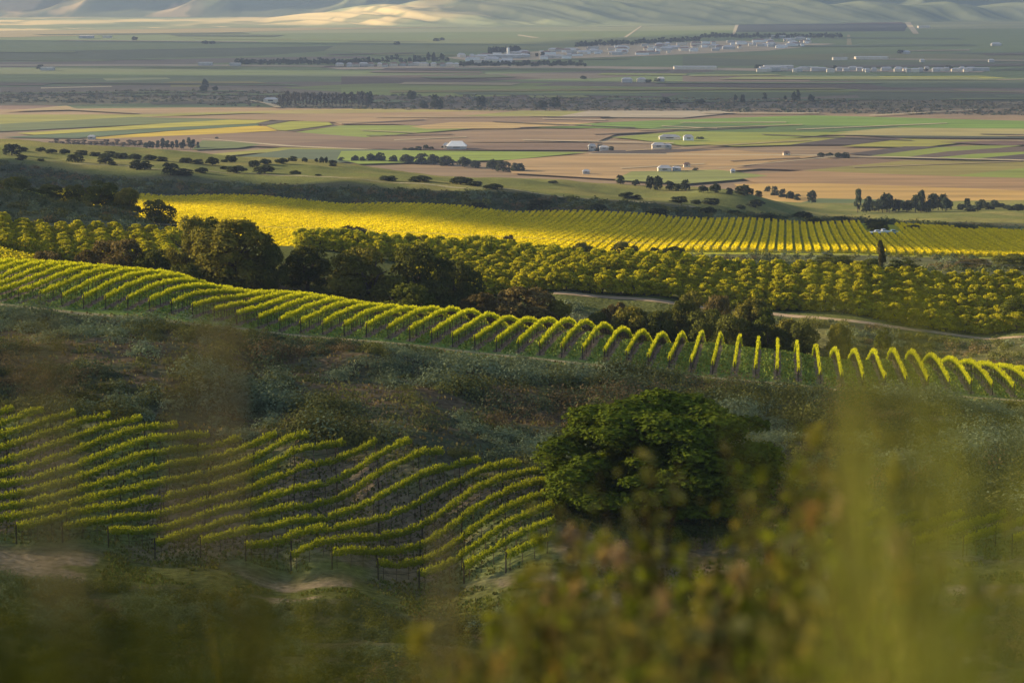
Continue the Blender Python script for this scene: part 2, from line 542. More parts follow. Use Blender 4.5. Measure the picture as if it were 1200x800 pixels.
def terrain_mat():
    m, n, out = mat_new('hill_soil_and_grass')
    at = n.nodes.new('ShaderNodeAttribute')
    at.attribute_name = 'tint'
    geo = n.nodes.new('ShaderNodeNewGeometry')
    nz = n.nodes.new('ShaderNodeTexNoise')
    nz.inputs['Scale'].default_value = 1.6
    nz.inputs['Detail'].default_value = 8
    n.links.new(geo.outputs['Position'], nz.inputs['Vector'])
    # tilled strips between the rows of the hilltop vineyard, in ground metres across the rows
    A_ = math.atan(0.1116)
    dot = n.nodes.new('ShaderNodeVectorMath')
    dot.operation = 'DOT_PRODUCT'
    dot.inputs[1].default_value = (math.cos(A_), -math.sin(A_), 0)
    n.links.new(geo.outputs['Position'], dot.inputs[0])
    ad = n.nodes.new('ShaderNodeMath')
    ad.operation = 'MULTIPLY_ADD'
    ad.inputs[1].default_value = 1 / 2.60
    ad.inputs[2].default_value = 200.0
    n.links.new(dot.outputs['Value'], ad.inputs[0])
    fr = n.nodes.new('ShaderNodeMath')
    fr.operation = 'FRACT'
    n.links.new(ad.outputs[0], fr.inputs[0])
    ab = n.nodes.new('ShaderNodeMath')
    ab.operation = 'PINGPONG'
    ab.inputs[1].default_value = 0.5
    n.links.new(fr.outputs[0], ab.inputs[0])
    wob = n.nodes.new('ShaderNodeMath')
    wob.operation = 'MULTIPLY_ADD'
    wob.inputs[1].default_value = 0.25
    wob.inputs[2].default_value = -0.125
    n.links.new(nz.outputs[0], wob.inputs[0])
    ab2 = n.nodes.new('ShaderNodeMath')
    ab2.operation = 'ADD'
    n.links.new(ab.outputs[0], ab2.inputs[0])
    n.links.new(wob.outputs[0], ab2.inputs[1])
    st = n.nodes.new('ShaderNodeMapRange')
    st.inputs[1].default_value = 0.13
    st.inputs[2].default_value = 0.24
    st.inputs[3].default_value = 1.0
    st.inputs[4].default_value = 0.0
    n.links.new(ab2.outputs[0], st.inputs[0])
    sa = n.nodes.new('ShaderNodeAttribute')
    sa.attribute_name = 'tilled'
    mu = n.nodes.new('ShaderNodeMath')
    mu.operation = 'MULTIPLY'
    n.links.new(st.outputs[0], mu.inputs[0])
    n.links.new(sa.outputs['Fac'], mu.inputs[1])
    mx = n.nodes.new('ShaderNodeMix')
    mx.data_type = 'RGBA'
    n.links.new(mu.outputs[0], mx.inputs[0])
    n.links.new(at.outputs['Color'], mx.inputs[6])
    mx.inputs[7].default_value = (0.16, 0.12, 0.09, 1)
    hs = n.nodes.new('ShaderNodeHueSaturation')
    mr = n.nodes.new('ShaderNodeMapRange')
    mr.inputs[1].default_value = 0.3
    mr.inputs[2].default_value = 0.7
    mr.inputs[3].default_value = 0.6
    mr.inputs[4].default_value = 1.4
    n.links.new(nz.outputs[0], mr.inputs[0])
    n.links.new(mr.outputs[0], hs.inputs['Value'])
    n.links.new(mx.outputs[2], hs.inputs['Color'])
    bs = n.nodes.new('ShaderNodeBsdfDiffuse')
    n.links.new(hs.outputs[0], bs.inputs[0])
    bp = n.nodes.new('ShaderNodeBump')
    bp.inputs['Strength'].default_value = 0.6
    bp.inputs['Distance'].default_value = 0.3
    n.links.new(nz.outputs[0], bp.inputs['Height'])
    n.links.new(bp.outputs[0], bs.inputs['Normal'])
    n.links.new(bs.outputs[0], out.inputs[0])
    return m


M_TERR = terrain_mat()
me = mesh_np('hills', np.stack([XX, DD, ZZ], -1).reshape(-1, 3), fc, gc.reshape(-1, 3), smooth=True)
ta = me.attributes.new('tilled', 'FLOAT', 'POINT')
ta.data.foreach_set('value', (v2 * sstep(286, 289, DD) * (1 - sstep(350, 352, DD))).ravel().astype(np.float32))
tag(link('hills', me, M_TERR), kind='structure')
# the top of the hill the photographer stands on
v, f = [], []
gx = np.linspace(-14, 14, 15)
gy = np.linspace(-16, 3.2, 12)
vx, vy = np.meshgrid(gx, gy)
vz = 128.60 - 0.004 * vx ** 2 - .004 * np.minimum(vy, 0) ** 2 - np.maximum(vy - 1, 0) * .14
ii = np.arange(vx.size).reshape(vx.shape)
ff = np.stack([ii[:-1, :-1], ii[:-1, 1:], ii[1:, 1:], ii[1:, :-1]], -1).reshape(-1, 4)
me = mesh_np('ground', np.stack([vx, vy, vz], -1).reshape(-1, 3), ff, np.tile([.085, .08, .045], (vx.size, 1)), smooth=True)
tag(link('hilltop_ground', me, M_TERR), kind='structure')

# ------------------------------------------------------------------ dirt roads draped on the hills
def road(name, pts, width, mat, lift=0.05):
    """pts in ground metres"""
    p = np.asarray(pts, float)
    seg = np.concatenate([[0], np.cumsum(np.hypot(*np.diff(p, axis=0).T))])
    s = np.arange(0, seg[-1], 1.2)
    x = np.interp(s, seg, p[:, 0])
    y = np.interp(s, seg, p[:, 1])
    k = np.ones(9) / 9
    xs = np.convolve(np.pad(x, 4, 'edge'), k, 'valid')
    ys = np.convolve(np.pad(y, 4, 'edge'), k, 'valid')
    tx, ty = np.gradient(xs), np.gradient(ys)
    ln = np.hypot(tx, ty)
    nx, ny = -ty / ln, tx / ln
    wv = width * (0.85 + 0.3 * fbm(s / 4, s * 0, 40))
    V = []
    for o in (-.5, -.25, 0, .25, .5):
        X_ = xs + nx * wv * o
        Y_ = ys + ny * wv * o
        V.append(np.stack([X_, Y_, ground(X_, Y_) + lift], -1))
    V = np.stack(V, 1)
    n_ = len(s)
    ii = np.arange(n_ * 5).reshape(n_, 5)
    ff = np.stack([ii[:-1, :-1], ii[:-1, 1:], ii[1:, 1:], ii[1:, :-1]], -1).reshape(-1, 4)
    me = mesh_np(name, V.reshape(-1, 3), ff, smooth=True)
    return tag(link(name, me, mat), kind='structure')


M_DRYTRACK = noise_mat('dry_grass_track', (0.30, 0.25, 0.13), (0.14, 0.14, 0.05), scale=0.6)
road('path', [hit(p, float(ROAD2(p)) + 1)[:2] for p in range(-60, 1300, 30)], 1.8, M_DRYTRACK)
road('road', [hit(p, q)[:2] for p, q in ((640, 344), (680, 346), (730, 349), (790, 356), (860, 363), (935, 371), (1000, 378), (1060, 385), (1110, 390), (1170, 397), (1250, 405))], 2.6, M_DIRT)
road('path', [hit(p, q)[:2] for p, q in ((-40, 186), (60, 189), (130, 193), (200, 200), (300, 204), (400, 209), (500, 216), (570, 221), (640, 229), (700, 234), (760, 238), (820, 244))], 5.0, M_DRYTRACK, .12)
road('path', [hit(p, q)[:2] for p, q in ((760, 726), (800, 722), (840, 719), (880, 722))], 2.4, M_DIRT)
road('path', [hit(p, q)[:2] for p, q in ((186, 316), (200, 313), (222, 318), (240, 322))], 3, M_DIRT)
road('path', [hit(p, q)[:2] for p, q in ((870, 272), (920, 277), (980, 281), (1040, 283), (1110, 290), (1200, 297), (1260, 300))], 3.0, noise_mat('dark_track_soil', (.10, .08, .05), scale=.3), .1)  # track through the golden block, in a darker brown than the other roads

# ------------------------------------------------------------------ valley floor and its fields
TAN, BRN, PUR, GRN, BGR = (.40, .285, .165), (.27, .185, .125), (.075, .055, .055), (.15, .205, .045), (.15, .26, .03)
YGR, MUS, DGR, BLG, GRY = (.33, .34, .04), (.62, .47, .008), (.055, .09, .03), (.10, .15, .075), (.17, .145, .125)
PAL, OLV, GPU = (.55, .49, .38), (.21, .20, .06), (.125, .11, .10)
FM = {}


def fmat(col):
    if col not in FM:
        FM[col] = noise_mat('crop_' + str(len(FM)), tuple(c * v_ for c, v_ in zip(col, (.66, .62, .50))), tuple(c * v_ for c, v_ in zip(col, (.42, .40, .32))), scale=0.035, stretch=(.3, 1.8, 1), detail=9)
    return FM[col]


GX, GY0, GY1 = 9000, -1500, 13000
v = np.array([[-GX, GY0, 0], [GX, GY0, 0], [GX, GY1, 0], [-GX, GY1, 0]], float)
me = mesh_np('ground', v, np.array([[0, 1, 2, 3]]))
tag(link('ground', me, noise_mat('valley_grass', (.15, .16, .07), (.11, .13, .055), scale=.004, stretch=(.4, 1, 1))), kind='structure')
FIELDS = [
    # far belt, seen through haze
    ('far', [(-80, 128), (1290, 132), (1290, 96), (-80, 96)], GPU),
    ('far', [(-80, 96), (1290, 96), (1290, 60), (-80, 62)], (.12, .19, .065)),
    ('f', [(-80, 62), (1290, 60), (1290, 33), (-80, 42)], (.15, .22, .07)),
    ('f', [(-80, 62), (300, 56), (500, 52), (300, 66), (-80, 74)], DGR),
    ('f', [(-80, 74), (0, 73), (420, 66), (440, 68), (200, 76), (-80, 81)], GPU),
    ('f', [(-80, 82), (250, 77), (450, 76), (200, 84), (-80, 90)], (.13, .18, .07)),
    ('f', [(-80, 97), (0, 95), (300, 88), (600, 86), (560, 92), (200, 99), (-80, 104)], BLG),
    ('f', [(120, 92), (195, 91), (200, 93), (125, 95)], (.28, .33, .17)),
    ('f', [(48, 103), (130, 101), (132, 102), (48, 104)], PAL),
    ('f', [(200, 97), (233, 99), (238, 103), (200, 104)], OLV),
    ('f', [(330, 103), (470, 96), (650, 98), (600, 104), (480, 110), (400, 109)], GRN),
    ('f', [(560, 88), (800, 80), (840, 84), (700, 92), (540, 94)], GPU),
    ('f', [(400, 90), (560, 87), (640, 92), (540, 97), (400, 99)], PUR),
    ('f', [(-80, 113), (0, 111), (210, 102), (330, 104), (430, 110), (430, 128), (-80, 130)], (.155, .135, .115)),
    ('f', [(400, 103), (660, 101), (1000, 105), (920, 112), (700, 115), (470, 113), (400, 110)], (.19, .26, .055)),
    ('f', [(640, 103), (1010, 105), (990, 110), (700, 109)], GRN),
    ('f', [(600, 113), (800, 108), (1000, 109), (1015, 111), (870, 117), (640, 118)], DGR),
    ('f', [(500, 117), (660, 110), (800, 110), (780, 114), (650, 119)], (.11, .09, .095)),
    ('f', [(780, 96), (1180, 94), (1250, 102), (1010, 105), (780, 101)], PUR),
    ('f', [(930, 91), (1150, 89), (1180, 92), (1000, 95)], (.40, .42, .05)),
    ('f', [(800, 89), (930, 90), (1030, 91), (1000, 95), (800, 96)], (.14, .11, .10)),
    ('f', [(1000, 96), (1290, 92), (1290, 104), (1040, 103)], (.06, .10, .05)),
    ('f', [(1110, 105), (1200, 106), (1290, 108), (1290, 111), (1130, 108)], (.22, .16, .13)),
    ('f', [(1000, 108), (1290, 112), (1290, 120), (1010, 117)], (.06, .085, .045)),
    ('f', [(1000, 118), (1290, 121), (1290, 138), (980, 134)], (.13, .115, .07)),
    ('f', [(800, 66), (1290, 62), (1290, 76), (800, 78)], (.095, .13, .065)),
    ('f', [(800, 67), (1000, 63), (1290, 66), (1290, 69), (900, 71)], (.15, .17, .06)),
    ('f', [(860, 38), (1060, 37), (1065, 28), (866, 29)], (.015, .03, .03)),
    ('f', [(990, 28), (1058, 28), (1052, 20), (992, 22)], (.20, .13, .11)),
    ('f', [(1055, 20), (1062, 20), (1077, 40), (1070, 40)], PAL),
    ('f', [(857, 43), (860, 43), (866, 29), (862, 29)], PAL),
    ('f', [(992, 55), (999, 55), (996, 41), (993, 41)], (.35, .32, .16)),
    ('f', [(728, 46), (732, 46), (754, 30), (752, 30)], PAL),
    ('f', [(608, 41), (655, 48), (652, 49), (606, 42)], PAL),
    ('f', [(-80, 46), (200, 40), (430, 34), (700, 30), (430, 32), (200, 33), (-80, 37)], (.40, .34, .17)),
    ('f', [(400, 50), (560, 45), (800, 44), (700, 56), (450, 64), (380, 60)], (.16, .21, .075)),
    ('f', [(520, 68), (640, 60), (700, 53), (860, 48), (980, 52), (900, 60), (760, 66), (560, 73)], (.46, .40, .32)),
    ('f', [(380, 80), (470, 78), (640, 77), (900, 81), (1160, 82), (1150, 85.5), (900, 84), (640, 80), (400, 82)], (.42, .36, .30)),
    ('f', [(0, 76), (240, 76), (430, 78), (430, 79), (240, 78), (0, 78)], (.34, .31, .25)),
    # sunlit belt
    ('f', [(-80, 300), (1290, 300), (1290, 128), (-80, 127)], (.29, .21, .135)),
    ('f', [(-80, 120), (60, 114), (160, 115), (430, 122), (430, 126), (-80, 128)], (.19, .175, .10)),
    ('f', [(60, 128), (70, 124), (300, 119), (330, 125), (300, 130)], (.10, .16, .055)),
    ('f', [(-80, 137), (-80, 129), (0, 129), (300, 126), (420, 130), (160, 134)], TAN),
    ('f', [(0, 124), (60, 124), (100, 129), (0, 129)], (.25, .16, .13)),
    ('f', [(160, 134), (430, 128), (600, 130), (430, 134)], (.38, .34, .10)),
    ('f', [(-80, 137), (0, 136), (150, 136), (330, 133), (160, 139), (0, 147), (-80, 151)], YGR),
    ('f', [(-80, 151), (0, 147), (160, 138.6), (240, 138), (330, 139), (200, 146), (0, 156), (-80, 159)], (.13, .18, .05)),
    ('f', [(20, 158), (200, 146), (270, 142), (318, 142.5), (300, 146.4), (200, 151), (40, 160)], (.46, .45, .03)),
    ('f', [(40, 160.4), (200, 151.2), (303, 146.6), (304, 149), (200, 155), (90, 164), (0, 163)], (.085, .15, .065)),
    ('f', [(100, 164), (200, 155.6), (300, 149.3), (312, 150), (325, 155), (280, 157.5), (200, 162.6), (150, 166)], MUS),
    ('f', [(312, 149), (340, 144), (383, 143.5), (390, 148), (335, 155), (326, 154.6)], (.36, .40, .02)),
    ('f', [(300, 146), (330, 142.6), (340, 143.2), (310, 148.6)], (.10, .08, .06)),
    ('f', [(330, 156), (394, 148.6), (397, 149), (336, 156.6)], (.06, .055, .04)),
    ('f', [(345, 157), (400, 149), (480, 149), (562, 152), (480, 158.5), (430, 163), (395, 163)], (.25, .34, .035)),
    ('f', [(160, 139), (430, 134), (560, 132), (640, 135), (520, 144), (430, 147), (340, 143)], (.36, .25, .145)),
    ('f', [(385, 143), (470, 136), (560, 133), (660, 136), (500, 147), (400, 148)], TAN),
    ('f', [(430, 145), (520, 140), (700, 139), (720, 145), (560, 149), (480, 149)], BRN),
    ('f', [(480, 150.5), (530, 145), (660, 145.6), (700, 146), (600, 152.6), (500, 153)], (.52, .38, .17)),
    ('f', [(540, 138), (610, 131.6), (700, 132), (680, 138.5)], (.30, .31, .07)),
    ('f', [(650, 139), (690, 131.6), (840, 131), (860, 134), (800, 140)], (.42, .38, .33)),
    ('f', [(620, 151.5), (720, 145), (800, 142), (950, 137), (1290, 146), (1290, 154), (1060, 155), (800, 153)], (.16, .30, .022)),
    ('f', [(760, 153), (800, 147), (1050, 150), (1060, 153), (900, 160)], (.085, .17, .03)),
    ('f', [(940, 160), (1050, 151.6), (1290, 154), (1290, 163), (1040, 161)], (.40, .37, .15)),
    ('f', [(430, 163), (500, 158), (700, 152.6), (800, 154), (720, 160), (700, 168), (430, 170)], (.30, .21, .14)),
    ('f', [(715, 163), (800, 156), (870, 157), (1000, 157), (860, 171), (800, 173), (740, 165)], (.27, .34, .035)),
    ('f', [(800, 170), (880, 167), (990, 161.5), (990, 163), (930, 172), (860, 174)], YGR),
    ('f', [(926, 172), (990, 163), (1060, 164), (1000, 172)], PUR),
    ('f', [(1000, 160.6), (1200, 162), (1290, 163), (1290, 165), (1060, 163.6)], (.06, .07, .04)),
    ('f', [(985, 174), (1060, 165), (1150, 167), (1080, 175)], YGR),
    ('f', [(990, 183), (1060, 174), (1100, 174), (1030, 185)], PUR),
    ('f', [(1020, 185), (1100, 175), (1140, 173), (1200, 173), (1060, 187)], (.24, .31, .03)),
    ('f', [(1060, 187), (1110, 180), (1200, 174), (1290, 176), (1200, 182), (1110, 189)], (.12, .085, .07)),
    ('f', [(1090, 188), (1140, 183), (1290, 176), (1290, 182), (1140, 190)], (.22, .31, .03)),
    ('f', [(1130, 190), (1200, 183), (1290, 182), (1290, 191)], PUR),
    ('f', [(1100, 169), (1200, 167), (1290, 168), (1290, 173), (1180, 173)], (.15, .09, .08)),
    ('f', [(690, 182.6), (706, 179), (800, 177.5), (850, 178), (800, 183)], PUR),
    ('f', [(-80, 168), (100, 166), (330, 156), (430, 163.6), (560, 170), (700, 170), (700, 178), (400, 177), (240, 172)], (.26, .18, .125)),
    ('f', [(320, 172), (400, 167), (560, 172), (690, 170.6), (690, 178.6), (470, 178)], (.20, .13, .095)),
    ('f', [(225, 178), (237, 167), (285, 169), (305, 172), (280, 176)], GRN),
    ('f', [(240, 184), (330, 175.6), (420, 177), (300, 182), (250, 187)], YGR),
    ('f', [(270, 188), (340, 177.4), (470, 178), (520, 183), (400, 193), (280, 195)], BLG),
    ('f', [(395, 189), (400, 180), (470, 179), (690, 181), (600, 190), (420, 195)], (.25, .36, .03)),
    ('f', [(590, 191), (690, 182.8), (830, 184), (800, 193), (900, 200), (720, 213), (600, 206)], (.45, .315, .165)),
    ('f', [(780, 182), (850, 178), (960, 186), (900, 193), (860, 199), (800, 195)], (.45, .31, .15)),
    ('f', [(862, 200), (930, 189), (1050, 190), (1060, 191), (960, 203)], (.22, .145, .095)),
    ('f', [(930, 204), (1060, 191), (1290, 193), (1290, 201), (1110, 210)], (.28, .255, .06)),
    ('f', [(1100, 211), (1200, 200), (1290, 199), (1290, 214)], (.25, .32, .04)),
    ('f', [(860, 209), (940, 203), (1110, 209.6), (1290, 214), (1290, 240), (930, 232)], (.38, .25, .135)),
    ('f', [(860, 219), (960, 218), (1080, 222), (1290, 230), (1290, 250), (900, 250)], (.56, .38, .13)),
    ('f', [(720, 214), (740, 204), (840, 202), (900, 209), (860, 214), (800, 219)], (.26, .31, .08)),
    ('f', [(930, 243), (960, 236), (1060, 238), (1060, 250)], (.12, .18, .075)),
    ('f', [(838, 200), (842, 200), (980, 186.4), (976, 186)], PAL),
    ('f', [(690, 183.4), (960, 185.4), (1290, 193.4), (1290, 192.4), (960, 184.4), (690, 182.6)], PAL),
    ('f', [(234, 165), (238, 165), (345, 173.6), (440, 178), (420, 178), (330, 174)], PAL),
    ('f', [(0, 133), (78, 126), (90, 130), (160, 134), (158, 135), (80, 131)], (.42, .33, .18)),
    ('f', [(292, 120), (296, 119.5), (324, 125), (330, 128), (322, 128), (310, 123.6)], PAL),
]
rf = random.Random(5)
PAL2 = [GPU, PUR, DGR, GRN, BLG, (.13, .18, .07), (.10, .09, .07), (.20, .24, .08), (.30, .27, .20), OLV]
for i in range(64):                                   # narrow beds of the far vegetable farms
    py = rf.uniform(40, 122)
    if 100 < py < 112 and i % 2:
        continue
    px = rf.uniform(-80, 1200)
    ln = rf.uniform(60, 330)
    th = rf.uniform(.7, 2.6) * (.5 + py / 140)
    sl_ = rf.uniform(-.022, .012)
    if py < 70 and 500 < px + ln / 2 < 1000:
        continue
    FIELDS.insert(45, ('bed', [(px, py), (px + ln, py + sl_ * ln), (px + ln + rf.uniform(-20, 30), py + sl_ * ln + th), (px + rf.uniform(-30, 20), py + th)], PAL2[rf.randrange(len(PAL2))]))
for i in range(26):                                   # pale tracks and ditches between the near fields
    py = rf.uniform(133, 205)
    px = rf.uniform(380, 1200) if py < 182 else rf.uniform(700, 1200)
    ln = rf.uniform(60, 220)
    sl_ = rf.uniform(-.06, .05)
    FIELDS.append(('track', [(px, py), (px + ln, py + sl_ * ln), (px + ln, py + sl_ * ln + .7), (px, py + .7)], [PAL, (.08, .06, .05), (.42, .34, .22)][i % 3]))
for k, (nm, pts, col) in enumerate(FIELDS):
    g = [G0(px, py) for px, py in pts]
    z = 0.06 + 0.012 * k
    me = bpy.data.meshes.new('field')
    me.from_pydata([(x, y, z) for x, y in g], [], [list(range(len(g)))])
    me.update()
    tag(link('field', me, fmat(col)), kind='structure')
ZF = 0.06 + 0.012 * len(FIELDS)

# ------------------------------------------------------------------ mountains beyond the valley
mx_ = np.concatenate([np.linspace(-4200, -1900, 60)[:-1], np.linspace(-1900, 1900, 560), np.linspace(1900, 4200, 60)[1:]])
my_ = np.concatenate([np.linspace(5400, 9000, 420), np.linspace(9050, 12500, 50)])
MX, MY = np.meshgrid(mx_, my_)
pxm = 600 + FPX * MX / MY
base = np.interp(pxm, [-200, 0, 200, 260, 420, 700, 900, 1100, 1400], [5550, 5600, 5800, 5900, 5950, 6050, 6350, 6700, 6800])
pyc = np.interp(pxm, [-200, 0, 25, 60, 100, 190, 235, 290, 340, 380, 420, 450, 500, 600, 800, 1000, 1200, 1400], [29, 29, 27, 24.5, 28, 29.5, 29, 24, 18.5, 13.5, 8.5, 5, 1, -3, -1, 3, 6, 6])
dcr = 6950.0
zc = np.maximum(CAMZ - (pyc + 30) / FPX * dcr, 4.0)
t = np.maximum(MY - base, 0)
up_ = np.clip(t / (dcr - base), 0, 1)
down_ = sstep(dcr, dcr + 450, MY)
wx = MX + (MY - 6500) * .55 + 120 * (fbm(MX / 260, MY / 500, 62, 3) - .5)
fold = 1 - np.abs(np.sin(wx / 210 * math.pi)) ** 1.2
fold2 = 1 - np.abs(np.sin((wx + 60 * fbm(MX / 90, MY / 200, 67, 3)) / 74 * math.pi))
Z1 = zc * (.25 * up_ + .75 * up_ ** 2 * (3 - 2 * up_)) * (1 - down_)
Z1 += sstep(0, .3, up_) * (1 - down_) * np.minimum(zc / 40, 1) * (13 * (fold - .5) + 4 * (fold2 - .5))
t2 = np.maximum(MY - 7350, 0)
wf = MX - (MY - 7600) * .45 + 240 * (fbm(MX / 500, MY / 900, 63, 3) - .5)
rf_a = 1 - np.abs(np.sin(wf / 430 * math.pi))
rf_b = 1 - np.abs(np.sin((wf + 110 * fbm(MX / 160, MY / 300, 64, 3)) / 150 * math.pi))
Z2 = t2 * .26 + sstep(0, 350, t2) * (95 * (rf_a - .4) + 26 * (rf_b - .5))
MZ = np.maximum(Z1, Z2)
MZ = np.where((t > 0), MZ + .8, -3)
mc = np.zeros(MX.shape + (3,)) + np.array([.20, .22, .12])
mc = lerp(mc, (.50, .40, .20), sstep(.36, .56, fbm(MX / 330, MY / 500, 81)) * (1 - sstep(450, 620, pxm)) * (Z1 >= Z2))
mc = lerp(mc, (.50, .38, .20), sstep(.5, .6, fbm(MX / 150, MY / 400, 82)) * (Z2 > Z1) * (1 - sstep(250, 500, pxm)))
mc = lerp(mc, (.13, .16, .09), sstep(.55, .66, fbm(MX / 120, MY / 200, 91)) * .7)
ii = np.arange(MX.size).reshape(MX.shape)
ff = np.stack([ii[:-1, :-1], ii[:-1, 1:], ii[1:, 1:], ii[1:, :-1]], -1).reshape(-1, 4)
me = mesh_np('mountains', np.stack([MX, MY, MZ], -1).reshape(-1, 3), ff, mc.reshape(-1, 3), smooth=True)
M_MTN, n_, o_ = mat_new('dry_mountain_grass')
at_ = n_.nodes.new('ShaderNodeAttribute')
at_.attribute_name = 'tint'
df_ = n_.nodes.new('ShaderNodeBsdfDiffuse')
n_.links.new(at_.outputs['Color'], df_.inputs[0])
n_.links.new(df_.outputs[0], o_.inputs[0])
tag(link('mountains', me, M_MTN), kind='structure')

# ------------------------------------------------------------------ haze in the valley air
v, f = box_vf(-9300, 9300, -1700, 13300, -9.0, 640)
v[:, 2] = np.where(v[:, 2] < 0, -9.0, 900)
me = mesh_np('haze', v, f)
M_HAZE, n_, o_ = mat_new('valley_air')
pv = n_.nodes.new('ShaderNodeVolumePrincipled')
pv.inputs['Color'].default_value = (.46, .62, 1.0, 1)
pv.inputs['Density'].default_value = 5.0e-5
pv.inputs['Anisotropy'].default_value = 0.2
n_.links.new(pv.outputs[0], o_.inputs['Volume'])
tag(link('haze', me, M_HAZE), kind='stuff')

# ------------------------------------------------------------------ clouds: they shade parts of the hills and of the valley
def cloud_mat(dens):
  M_CLOUD, n_, o_ = mat_new('cloud_vapour')
  df_ = n_.nodes.new('ShaderNodeBsdfDiffuse')
  df_.inputs[0].default_value = (.9, .9, .9, 1)
  tp_ = n_.nodes.new('ShaderNodeBsdfTransparent')
  mx2 = n_.nodes.new('ShaderNodeMixShader')
  mx2.inputs[0].default_value = dens
  n_.links.new(tp_.outputs[0], mx2.inputs[1])
  n_.links.new(df_.outputs[0], mx2.inputs[2])
  n_.links.new(mx2.outputs[0], o_.inputs[0])
  return M_CLOUD


def cloud(poly, zg, H, seed, dens=.5):
    """poly: outline of its shadow on ground at height zg; the cloud hangs at height H up the sun's direction"""
    k = (H - zg) / S.z
    p = np.asarray(poly, float) + np.array([S.x, S.y]) * k
    c = p.mean(0)
    # resample the outline smoothly and puff it
    q = np.concatenate([p, p[:1]])
    sg = np.concatenate([[0], np.cumsum(np.hypot(*np.diff(q, axis=0).T))])
    s = np.linspace(0, sg[-1], 97)[:-1]
    x = np.interp(s, sg, q[:, 0])
    y = np.interp(s, sg, q[:, 1])
    kk = np.ones(5) / 5
    x = np.convolve(np.pad(x, 2, 'wrap'), kk, 'valid')
    y = np.convolve(np.pad(y, 2, 'wrap'), kk, 'valid')
    wob = 1 + .07 * (fbm(s / (sg[-1] / 14), s * 0 + seed, seed) - .5)
    rings = [(0.0, .5), (.45, .55), (.75, .5), (.93, .32), (1.0, 0), (.93, -.22), (.7, -.32), (.4, -.34), (0.0, -.34)]
    th = 70.0
    V = []
    for r, hz in rings:
        bx = c[0] + (x - c[0]) * r * wob
        by = c[1] + (y - c[1]) * r * wob
        bump = (fbm(bx / 90, by / 90, seed + 5) - .5) * 60 * (1 if 0 < r < 1 else .2)
        V.append(np.stack([bx, by, H + hz * th + bump * abs(hz)], -1))
    V = np.stack(V)
    nr, ns = V.shape[:2]
    ii = np.arange(nr * ns).reshape(nr, ns)
    jj = np.roll(ii, -1, 1)
    ff = np.stack([ii[:-1], jj[:-1], jj[1:], ii[1:]], -1).reshape(-1, 4)
    me = mesh_np('cloud', V.reshape(-1, 3), ff, smooth=True)
    return tag(link('cloud', me, cloud_mat(dens)), kind='structure')


def gp(px, d):
    return ((px - 600) / FPX * d, d)


cloud([(-260, -60), (260, -60), gp(1500, 285), gp(1100, 283), gp(700, 280), gp(300, 279), gp(0, 284), (-300, 282)], 85, 1000, 11, .33)
cloud([gp(-300, 905), gp(150, 905), gp(300, 893), gp(400, 868), gp(600, 805), gp(800, 748), gp(1000, 705), gp(1150, 655), gp(1500, 620), gp(1500, 915), gp(1250, 930), gp(800, 935), gp(300, 962), gp(-300, 970)], 45, 1000, 12, .82)
cloud([gp(-300, 505), gp(120, 510), gp(190, 560), gp(150, 640), gp(-300, 700)], 75, 1000, 16)
cloud([gp(-300, 2440), gp(300, 2380), gp(600, 2330), gp(900, 2290), gp(1500, 2200), gp(1500, 2950), gp(900, 2900), gp(300, 3150), gp(-300, 3250)], 0, 1000, 13, .42)
cloud([gp(-300, 3500), gp(400, 3300), gp(1500, 3000), gp(1600, 6500), gp(1000, 6000), gp(620, 4400), gp(300, 4550), gp(-300, 5050)], 0, 1050, 14, .42)

cloud([gp(-400, 7300), gp(100, 7350), gp(300, 7500), gp(470, 7300), gp(480, 9500), gp(-500, 9500)], 120, 1150, 17, .3)
cloud([gp(470, 6300), gp(1500, 6200), gp(1500, 9500), gp(560, 9500)], 40, 1150, 18, .36)

# ------------------------------------------------------------------ words for labels
ONES = 'zeroth first second third fourth fifth sixth seventh eighth ninth tenth eleventh twelfth thirteenth fourteenth fifteenth sixteenth seventeenth eighteenth nineteenth'.split()
TENS = {2: 'twent', 3: 'thirt', 4: 'fort', 5: 'fift', 6: 'sixt', 7: 'sevent', 8: 'eight', 9: 'ninet'}


def nth(n):
    if n < 20:
        return ONES[n]
    h = ''
    if n >= 100:
        h = 'hundred and '
        n -= 100
        if n == 0:
            return 'hundredth'
        if n < 20:
            return h + ONES[n]
    a, b = divmod(n, 10)
    return h + (TENS[a] + 'ieth' if b == 0 else TENS[a] + 'y ' + ONES[b])


